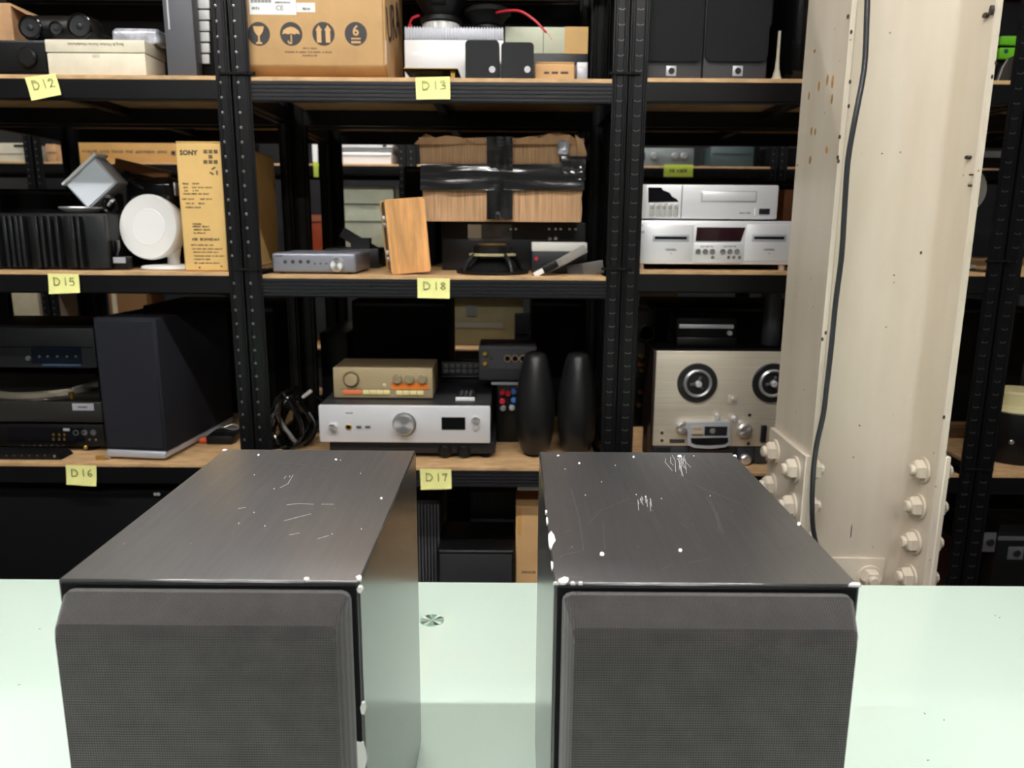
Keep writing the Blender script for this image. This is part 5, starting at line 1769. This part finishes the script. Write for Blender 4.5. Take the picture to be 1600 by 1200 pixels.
for px in (1089, 1206):
    hub = d.knob(px, 598, 31, 0.006, mat('rubber_black', (22, 22, 24), 0.5), 'reel_hub', y, b=0.002, n=48)
    d.ring(px, 598, 22, 17.5, 0.010, steel, 'hub_ring', y - 0.003, hub)
    d.knob(px, 598, 17, 0.009, dark, 'hub_core', y, hub, n=32)
    d.knob(px, 598, 5, 0.022, chrome, 'spindle', y, hub, b=0.002)
    for a in (20, 140, 260):
        x, zz = d.L(px, 598)
        a = math.radians(a)
        G().box(-0.0035, 0.0035, y - 0.012, y, 0.004, 0.019, 0.001, 1, Matrix.Translation((x, 0, zz)) @ Matrix.Rotation(a, 4, 'Y')).to('hub_tooth', grey, hub)
d.plate(1138, 1152, 617, 632, champ, 'counter_plate', 0.0015, y, b=0.0006)
d.knob(1145.5, 623, 3.5, 0.005, champ, 'counter_button', y)
d.knob(1065, 666, 10, 0.020, spunm, 'knob', y, b=0.004)
hd_pts = [d.L(px, py) for px, py in ((1071, 658), (1137, 656), (1137, 690), (1130, 695), (1106, 697.5), (1082, 696), (1072, 692))]
hc = G().prism(hd_pts, y - 0.02, y).to('head_cover', silver2, d.t)
hp = [d.L(px, py) for px, py in ((1076, 681), (1134, 680), (1134, 687), (1128, 690.5), (1105, 692), (1084, 691), (1077, 688))]
G().prism(hp, y - 0.0215, y - 0.019).to('dark_window', blackm, hc)
d.plate(1077, 1096, 663, 674, champ, 'label_plate', 0.0012, y - 0.02, parent=hc)
d.plate(1098, 1133, 663, 677, dark, 'head_slot', 0.0012, y - 0.02, parent=hc)
d.txt('TEAC', 1087, 667, 4, gold, y - 0.0213, parent=hc)
d.plate(1078, 1096, 675, 677, gold, 'gold_bar', 0.0012, y - 0.02, parent=hc)
d.knob(1110, 670, 4.5, 0.003, grey2, 'head_emblem', y - 0.0205, parent=hc)
d.knob(1161, 670, 11.5, 0.022, spunm, 'selector_knob', y, b=0.005)
d.knob(1146, 653, 4.5, 0.016, chrome, 'tape_guide', y, b=0.002)
x, zz = d.L(1120, 650)
G().box(-0.004, 0.004, y - 0.012, y, -0.008, 0.008, 0.002, 2, Matrix.Translation((x, 0, zz)) @ Matrix.Rotation(math.radians(-20), 4, 'Y')).to('tape_arm', chrome, d.t)
for (px, py) in ((1034, 676), (1034, 688)):
    d.plate(px - 4, px + 4, py - 5, py + 5, champ, 'switch_plate', 0.001, y)
    d.knob(px, py, 2.6, 0.003, ink, 'switch', y - 0.001)
d.plate(1046, 1070, 686, 692, ink, 'counter_window', 0.001, y)
d.knob(1171, 648, 2.5, 0.004, dark, 'pin', y)
d.knob(1169, 693, 2.5, 0.004, dark, 'pin', y)
d.plate(1189, 1197, 664, 690, dark, 'lever', 0.008, y, b=0.001)
d.plate(1026, 1045, 699, 712, dark, 'meter', 0.002, y)
for (a, b) in ((1047, 1075), (1078, 1148), (1152, 1177), (1180, 1250)):
    pn = d.plate(a, b, 699, 726, mat('slate_key', (44, 46, 52), 0.35), 'control_panel', 0.002, y, b=0.001)
d.knob(1163, 716, 8.5, 0.016, spunm, 'level_knob', y - 0.002, b=0.004)
d.plate(1084, 1143, 703, 712, mat('brown_meter', (60, 44, 36), 0.3), 'level_meter', 0.003, y)
zt = z + d.h
d = D('black_player', 'black player with a thin silver bar on top of the reel tape deck', 'hi-fi player', 1058, 1152, 497, 1.93, zt)
d.body(0.12, black, 0.003, z1=d.L(1100, 527)[1])
d.body(0.10, blackm, 0.003, 'lid', 0.01, d.L(1100, 527)[1], d.h)
x, zz = d.L(1105, 510.5)
d.plate(1062, 1148, 507.5, 514, silver2, 'silver_bar', 0.006, 0.011, b=0.002)
d.knob(1141, 521, 4, 0.01, chrome, 'knob', 0.010)
p = aY(1203, 540, 1.98)
t = T('grey_canister', 'tall dark grey canister on the reel tape deck beside the column', 'canister', (p.x, 1.98, zt))
k = 1.98 / F
G().lathe([(14 * k, 0), (15 * k, 2 * k), (13 * k, 60 * k), (12 * k, 84 * k), (10 * k, 86 * k)], n=28).to('body', mat('canister_grey', (70, 68, 74), 0.35), t)
G().lathe([(12.6 * k, 82 * k), (12.8 * k, 90 * k), (9 * k, 93 * k)], n=28).to('cap', dark, t)
d = D('black_tower', 'black speaker turned backwards showing a round port and gold terminals', 'loudspeaker', 975, 1020, 485, 2.10, z)
d.body(0.14, black, 0.003)
d.ring(1010, 521, 13, 10.5, 0.005, dark, 'port_ring')
d.knob(1010, 521, 10.5, 0.001, blackm, 'port_hole', b=0)
d.plate(992, 1019, 544, 590, dark, 'terminal_plate', 0.002)
for (px, py, m_) in ((1001, 556, gold), (1008, 556, gold), (999, 569, mat('copper2', (170, 90, 60), 0.35, metal=0.6)), (1007, 569, gold), (1002, 578, gold), (1000, 612, mat('copper2', (170, 90, 60), 0.35)), (998, 632, gold), (1006, 632, gold)):
    d.knob(px, py, 3.5, 0.012, m_, 'terminal', -0.002)
d = D('tan_board', 'short tan board standing beside the black wood side of the tape deck', 'board', 985, 1004, 668, 1.93, z)
d.body(0.012, boardm, 0.001)
d.plate(986, 1003, 700, 712, boardm, 'batten', 0.004)

# right unit of the far right
d = D('lidded_pot', 'black pot with a cream lid on the shelf at the right edge', 'pot', 1566, 1660, 650, 1.86, z)
w = d.w / 2
G().lathe([(w * 0.9, 0), (w * 0.97, 0.01), (w, d.h - 0.008), (w * 0.98, d.h)], (0, w, 0), n=40).to('pot_body', black, d.t)
hl = d.L(1600, 618)[1]
G().lathe([(w * 1.0, d.h), (w * 1.04, d.h + 0.004), (w * 1.0, d.h + 0.012), (w * 0.78, d.h + 0.016), (w * 0.74, hl - 0.004), (w * 0.68, hl), (0.001, hl)], (0, w, 0), n=40).to('lid', mat('cream_lid', (206, 196, 148), 0.4), d.t)
d.knob(1581, 691, 3.5, 0.006, steel, 'rivet', 0.003)
d = D('rear_panel_unit', 'black unit showing a dim socket panel on the lowest shelf at the right edge', 'hi-fi unit', 1548, 1680, 820, 1.88, zR['low'])
d.body(0.1, black, 0.003)
for (a, b, c, e) in ((1536, 1557, 832, 862), (1576, 1600, 854, 874)):
    sp = d.plate(a, b, c, e, grey, 'socket_plate', 0.002, b=0.001)
    d.knob((a + b) / 2, (c + e) / 2, 6, 0.004, dark, 'socket', -0.002, sp)
d.plate(1560, 1610, 838, 844, grey, 'vent', 0.002)
d = D('red_case', 'dim dark red case behind the right edge of the column', 'case', 1440, 1487, 845, 2.0, zR['low'])
d.body(0.12, mat('dark_red', (58, 12, 20), 0.5), 0.003)
d.plate(1442, 1485, 850, 856, dark, 'strap', 0.002)

# ================================================================== lowest shelf
z = zL['low']
d = D('black_panel_speaker', 'large black cloth-fronted speaker with a tiny white emblem on the lowest shelf', 'loudspeaker', -110, 336, 766, 1.835, z)
d.body(0.12, blackm, 0.004)
d.plate(-106, 332, 769, 1060, mat('black_cloth', (9, 9, 12), 0.85, spec=0.15), 'front_cloth', 0.003, b=0.002)
for px in (243.5, 248.5):
    d.ring(px, 771.5, 2.6, 1.6, 0.0012, paper, 'emblem_ring', -0.003)
z = zM['low']
d = D('finned_heatsink', 'grey ribbed heat sink case seen beside the left table loudspeaker', 'heat sink', 640, 689, 782, 1.92, z, rot=(0, 0, 0))
d.body(0.2, dark, 0.002)
for i in range(7):
    px = 655 + i * 5
    d.plate(px - 1.2, px + 1.2, 786, 1010, grey, 'fin', 0.012, b=0.0005)
d = D('black_cube_speaker', 'black cube speaker with rounded edges between the two table loudspeakers', 'loudspeaker', 684, 803, 860, 1.84, z)
d.body(0.20, black, 0.006, seg=3)
d.plate(688, 799, 866, 1060, mat('charcoal_front', (33, 33, 36), 0.6), 'front_cloth', 0.002, b=0.001)
d = D('blue_grey_case', 'dark blue-grey ribbed case standing at the back of the lowest shelf', 'case', 735, 808, 768, 2.10, z)
d.body(0.12, mat('blue_grey', (48, 56, 60), 0.5), 0.003)
for i in range(9):
    px = 741 + i * 7.6
    d.plate(px - 2.6, px + 2.6, 770, 1000, mat('blue_grey', (48, 56, 60), 0.5), 'rib', 0.003, b=0.001)
d = D('low_carton', 'tall tan carton on the lowest shelf beside the right table loudspeaker', 'box', 805.5, 930, 791, 1.86, z)
carton(d, 0.12, card)
d.marks((7,), 826, 894, 5, ink2)
d.plate(808, 815, 794, 836, mat('brown_tape2', (204, 158, 88), 0.4), 'tape', 0.0005)

# ================================================================== things on the rows behind
def far(name, label, cat, px0, px1, pt, lev, depth, m, Y=Y3 + 0.05, feats=(), b=0.004):
    d = D(name, label, cat, px0, px1, pt, Y, LEV3[lev] + 0.0006)
    d.body(depth, m, b)
    for (a, b_2, c, e, m_, nm) in feats:
        d.plate(a, b_2, c, e, m_, nm, 0.004)
    return d
far('pale_box', 'pale box on a distant shelf at the left edge above the finned amplifier', 'box', -60, 41, 223, 1, 0.2, mat('ivory_card', (206, 200, 178), 0.6), feats=[(22, 38, 226, 230, ink, 'printed_mark'), (-58, 40, 240, 241, inkg, 'lid_seam')])
far('small_tan_box', 'small tan box on a distant shelf left of the long carton', 'box', 72, 87, 225, 1, 0.15, card3, feats=[(75, 89, 238, 239, ink2, 'lid_seam')])
d = far('long_carton', 'long flat brown carton on a distant shelf behind the yellow box', 'box', 121, 300, 223, 1, 0.25, mat('tan_card', (190, 146, 84), 0.7, var=0.06), feats=[(268, 274, 236, 242, ink, 'printed_mark')])
d.marks((8, 5, 6, 4, 10, 5,), 195, 237, 5, ink2, 0)
d = D('white_slab', 'thick white slab lying on a distant shelf between the uprights', 'slab', 527, 612, 238, Y3 + 0.04, LEV3[1] + 0.0006)
d.body(0.2, white, 0.006)
d.plate(529, 610, 240, 243, white, 'rim', 0.006, b=0.002)
zz = LEV3[1] + d.h + 0.0012
d = D('white_slab', 'thin grey-white slab lying on top of the thick white one', 'slab', 527, 614, 224, Y3 + 0.05, zz)
d.body(0.2, grey2, 0.004, z1=d.h * 0.5)
d.body(0.2, white, 0.003, 'upper_shell', -0.004, d.h * 0.5, d.h)
d.plate(598, 604, 226, 230, ink, 'printed_mark', 0.006)
d = far('pale_green_cabinet', 'pale green box on a distant shelf behind the wooden box', 'box', 532, 616, 291, 2, 0.25, pale, feats=[(533, 615, 318, 318.8, inkg, 'seam'), (533, 615, 345, 345.8, inkg, 'seam')])
d = far('olive_box', 'dim olive box on a distant shelf below the taped carton', 'box', 676, 732, 350, 2, 0.2, mat('olive_card', (120, 120, 104), 0.6), feats=[(700, 726, 372, 396, grey, 'front_label')])
d = D('grey_tuner', 'grey tuner with three round knobs on a distant shelf above the lime label', 'tuner', 960, 1084, 231, Y3 + 0.03, LEV3[1] + 0.0006)
d.body(0.2, mat('tuner_grey', (128, 136, 138), 0.4, metal=0.3), 0.004)
for px in (1021, 1054, 1068):
    d.knob(px, 244, 5, 0.02, steel, 'knob', b=0.003)
d.plate(975, 1008, 238, 250, dark, 'display', 0.002)
p = aY(1060, 267, Y3 - 0.004)
t = T('lime_label', 'lime green label on the edge of the distant shelf', 'note', (p.x, Y3 - 0.004, p.z))
k = Y3 / F
G().box(-22 * k, 22 * k, -0.002, 0, -9 * k, 9 * k, 0.001, 1).to('sheet', notec, t)
print_marks((2, 4), 6 * k).xf(Matrix.Translation((0, -0.0022, 0))).to('handwriting', ink2, t, kind='stuff')
d = far('teal_amplifier', 'dim teal-grey unit on a distant shelf right of the grey tuner', 'hi-fi unit', 1110, 1178, 229, 1, 0.2, mat('teal_grey', (58, 74, 76), 0.5), feats=[(1114, 1174, 240, 241, ink, 'seam')])
d = far('lamp_unit', 'dim black unit with a bright round lamp on a distant shelf beside the column', 'hi-fi unit', 1206, 1290, 229, 1, 0.2, blackm, feats=[(1206, 1290, 229, 231, grey, 'top_edge')])
d.knob(1223, 246, 5, 0.02, silver2, 'round_lamp')
d = far('grey_bar_unit', 'dim unit with a grey top edge on a distant shelf right of the column', 'hi-fi unit', 1500, 1575, 236, 1, 0.2, blackm, feats=[(1510, 1572, 236, 246, grey2, 'grey_bar')])
d = far('orange_red_case', 'dim orange-red case on a distant shelf seen left of the uprights', 'case', 476, 506, 336, 2, 0.2, mat('orange_red', (150, 62, 30), 0.5), feats=[(477, 505, 338, 346, mat('dull_orange', (150, 92, 60), 0.6), 'pale_band')])
p = aY(493, 250, Y3 - 0.004)
t = T('lime_strip', 'narrow white and lime strip hanging on a distant upright', 'label strip', (p.x, Y3 - 0.006, p.z))
G().box(-4 * k, 4 * k, -0.002, 0, -3 * k, 27 * k, 0.001, 1).to('white_part', white, t)
G().box(-3.5 * k, 4 * k, -0.002, 0, -25 * k, -3 * k, 0.001, 1).to('lime_part', notec, t)
# lower far shelf, seen under the middle boards
far('beige_carton', 'dim beige carton on a distant shelf above the stack with the turntable', 'box', 20, 62, 440, 3, 0.2, beige, feats=[(21, 66, 497, 499, ink2, 'seam')])
far('narrow_carton', 'dim narrow beige carton on a distant shelf next to the beige carton', 'box', 68, 88, 440, 3, 0.2, mat('mauve_card', (150, 136, 118), 0.7, var=0.08), feats=[(78, 79, 445, 545, ink2, 'seam')])
far('brown_carton', 'dim brown carton on a distant shelf above the subwoofer', 'box', 172, 231, 440, 3, 0.2, mat('dull_brown', (120, 84, 46), 0.7), feats=[(173, 180, 442, 545, beige, 'pale_strip')])
far('cream_carton', 'dim cream carton on a distant shelf below the ribbed middle beam', 'box', 702, 818, 440, 3, 0.2, mat('khaki_card', (150, 142, 106), 0.7, var=0.08), Y=Y3 + 0.12, feats=[(728, 745, 476, 494, grey2, 'faded_print'), (703, 786, 504, 512, mat('pale_strip', (150, 150, 140), 0.5), 'pale_strip')])
far('black_console', 'black console standing before the cream carton on a distant shelf', 'case', 804, 872, 492, 3, 0.08, blackm, Y=Y3 + 0.02, feats=[(806, 870, 520, 521, dark, 'seam')])
far('green_tray', 'pale green tray on a distant shelf seen above the black tower speaker', 'tray', 985, 1058, 440, 3, 0.2, mat('sage', (140, 146, 120), 0.6), Y=Y3 + 0.2, feats=[(986, 1057, 470, 474, grey, 'rim')])

# dark boxes added on the second row where only shade shows
def shade_box(px0, px1, pt, zsh, label, cat, name, m=blackm, Y=Y2 + 0.06, dep=0.3, feat=True):
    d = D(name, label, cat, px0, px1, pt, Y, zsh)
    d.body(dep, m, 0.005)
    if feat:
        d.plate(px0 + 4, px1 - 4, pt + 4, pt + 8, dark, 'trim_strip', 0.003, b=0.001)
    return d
e2 = -0.004
shade_box(-60, 120, 295, zL['mid'] + e2, 'added black box filling the shade behind the finned amplifier', 'hi-fi unit', 'shade_filler_unit')
shade_box(20, 300, 0, zL['top'] + e2, 'added black box filling the shade on the upper left shelf', 'case', 'shade_filler_case')
shade_box(615, 905, 0, zM['top'] + e2, 'added black box filling the shade behind the white amplifier', 'case', 'shade_filler_case')
shade_box(1010, 1260, 40, zR['top'] + e2, 'added black box filling the shade behind the two tall speakers', 'case', 'shade_filler_case')
shade_box(632, 680, 260, zM['mid'] + e2, 'added black box filling the shade left of the taped carton', 'hi-fi unit', 'shade_filler_unit')
shade_box(690, 930, 250, zM['mid'] + e2, 'added black box filling the shade behind the taped carton', 'hi-fi unit', 'shade_filler_unit')
shade_box(985, 1260, 282, zR['mid'] + e2, 'added black box filling the shade behind the disc player', 'hi-fi unit', 'shade_filler_unit')
shade_box(502, 545, 520, zM['bot'] + e2, 'added grey box filling the shade behind the black cables', 'hi-fi unit', 'shade_filler_unit', dark)
shade_box(552, 700, 470, zM['bot'] + e2, 'added black box filling the shade behind the bronze preamplifier', 'cabinet', 'shade_filler_cabinet')
shade_box(830, 960, 470, zM['bot'] + e2, 'added black box filling the shade behind the teardrop speakers', 'cabinet', 'shade_filler_cabinet')
shade_box(1020, 1260, 478, zR['bot'] + e2, 'added black box filling the shade behind the reel tape deck', 'cabinet', 'shade_filler_cabinet')
shade_box(-60, 140, 520, zL['bot'] + e2, 'added black box filling the shade behind the disc recorder', 'cabinet', 'shade_filler_cabinet')
shade_box(230, 430, 478, zL['bot'] + e2, 'added black box filling the shade behind the subwoofer', 'cabinet', 'shade_filler_cabinet')
shade_box(1440, 1600, 480, zR['bot'] + e2, 'added black box filling the shade right of the column', 'cabinet', 'shade_filler_cabinet')
shade_box(-60, 400, 780, zL['low'] + e2, 'added black box filling the shade behind the large cloth-fronted speaker', 'crate', 'shade_filler_crate')
shade_box(640, 735, 775, zM['low'] + e2, 'added black box filling the shade behind the black cube speaker', 'crate', 'shade_filler_crate')
shade_box(1010, 1260, 780, zR['low'] + e2, 'added black box filling the shade on the lowest shelf behind the column', 'crate', 'shade_filler_crate')
shade_box(1440, 1640, 790, zR['low'] + e2, 'added black box filling the shade on the lowest shelf at the right', 'crate', 'shade_filler_crate')
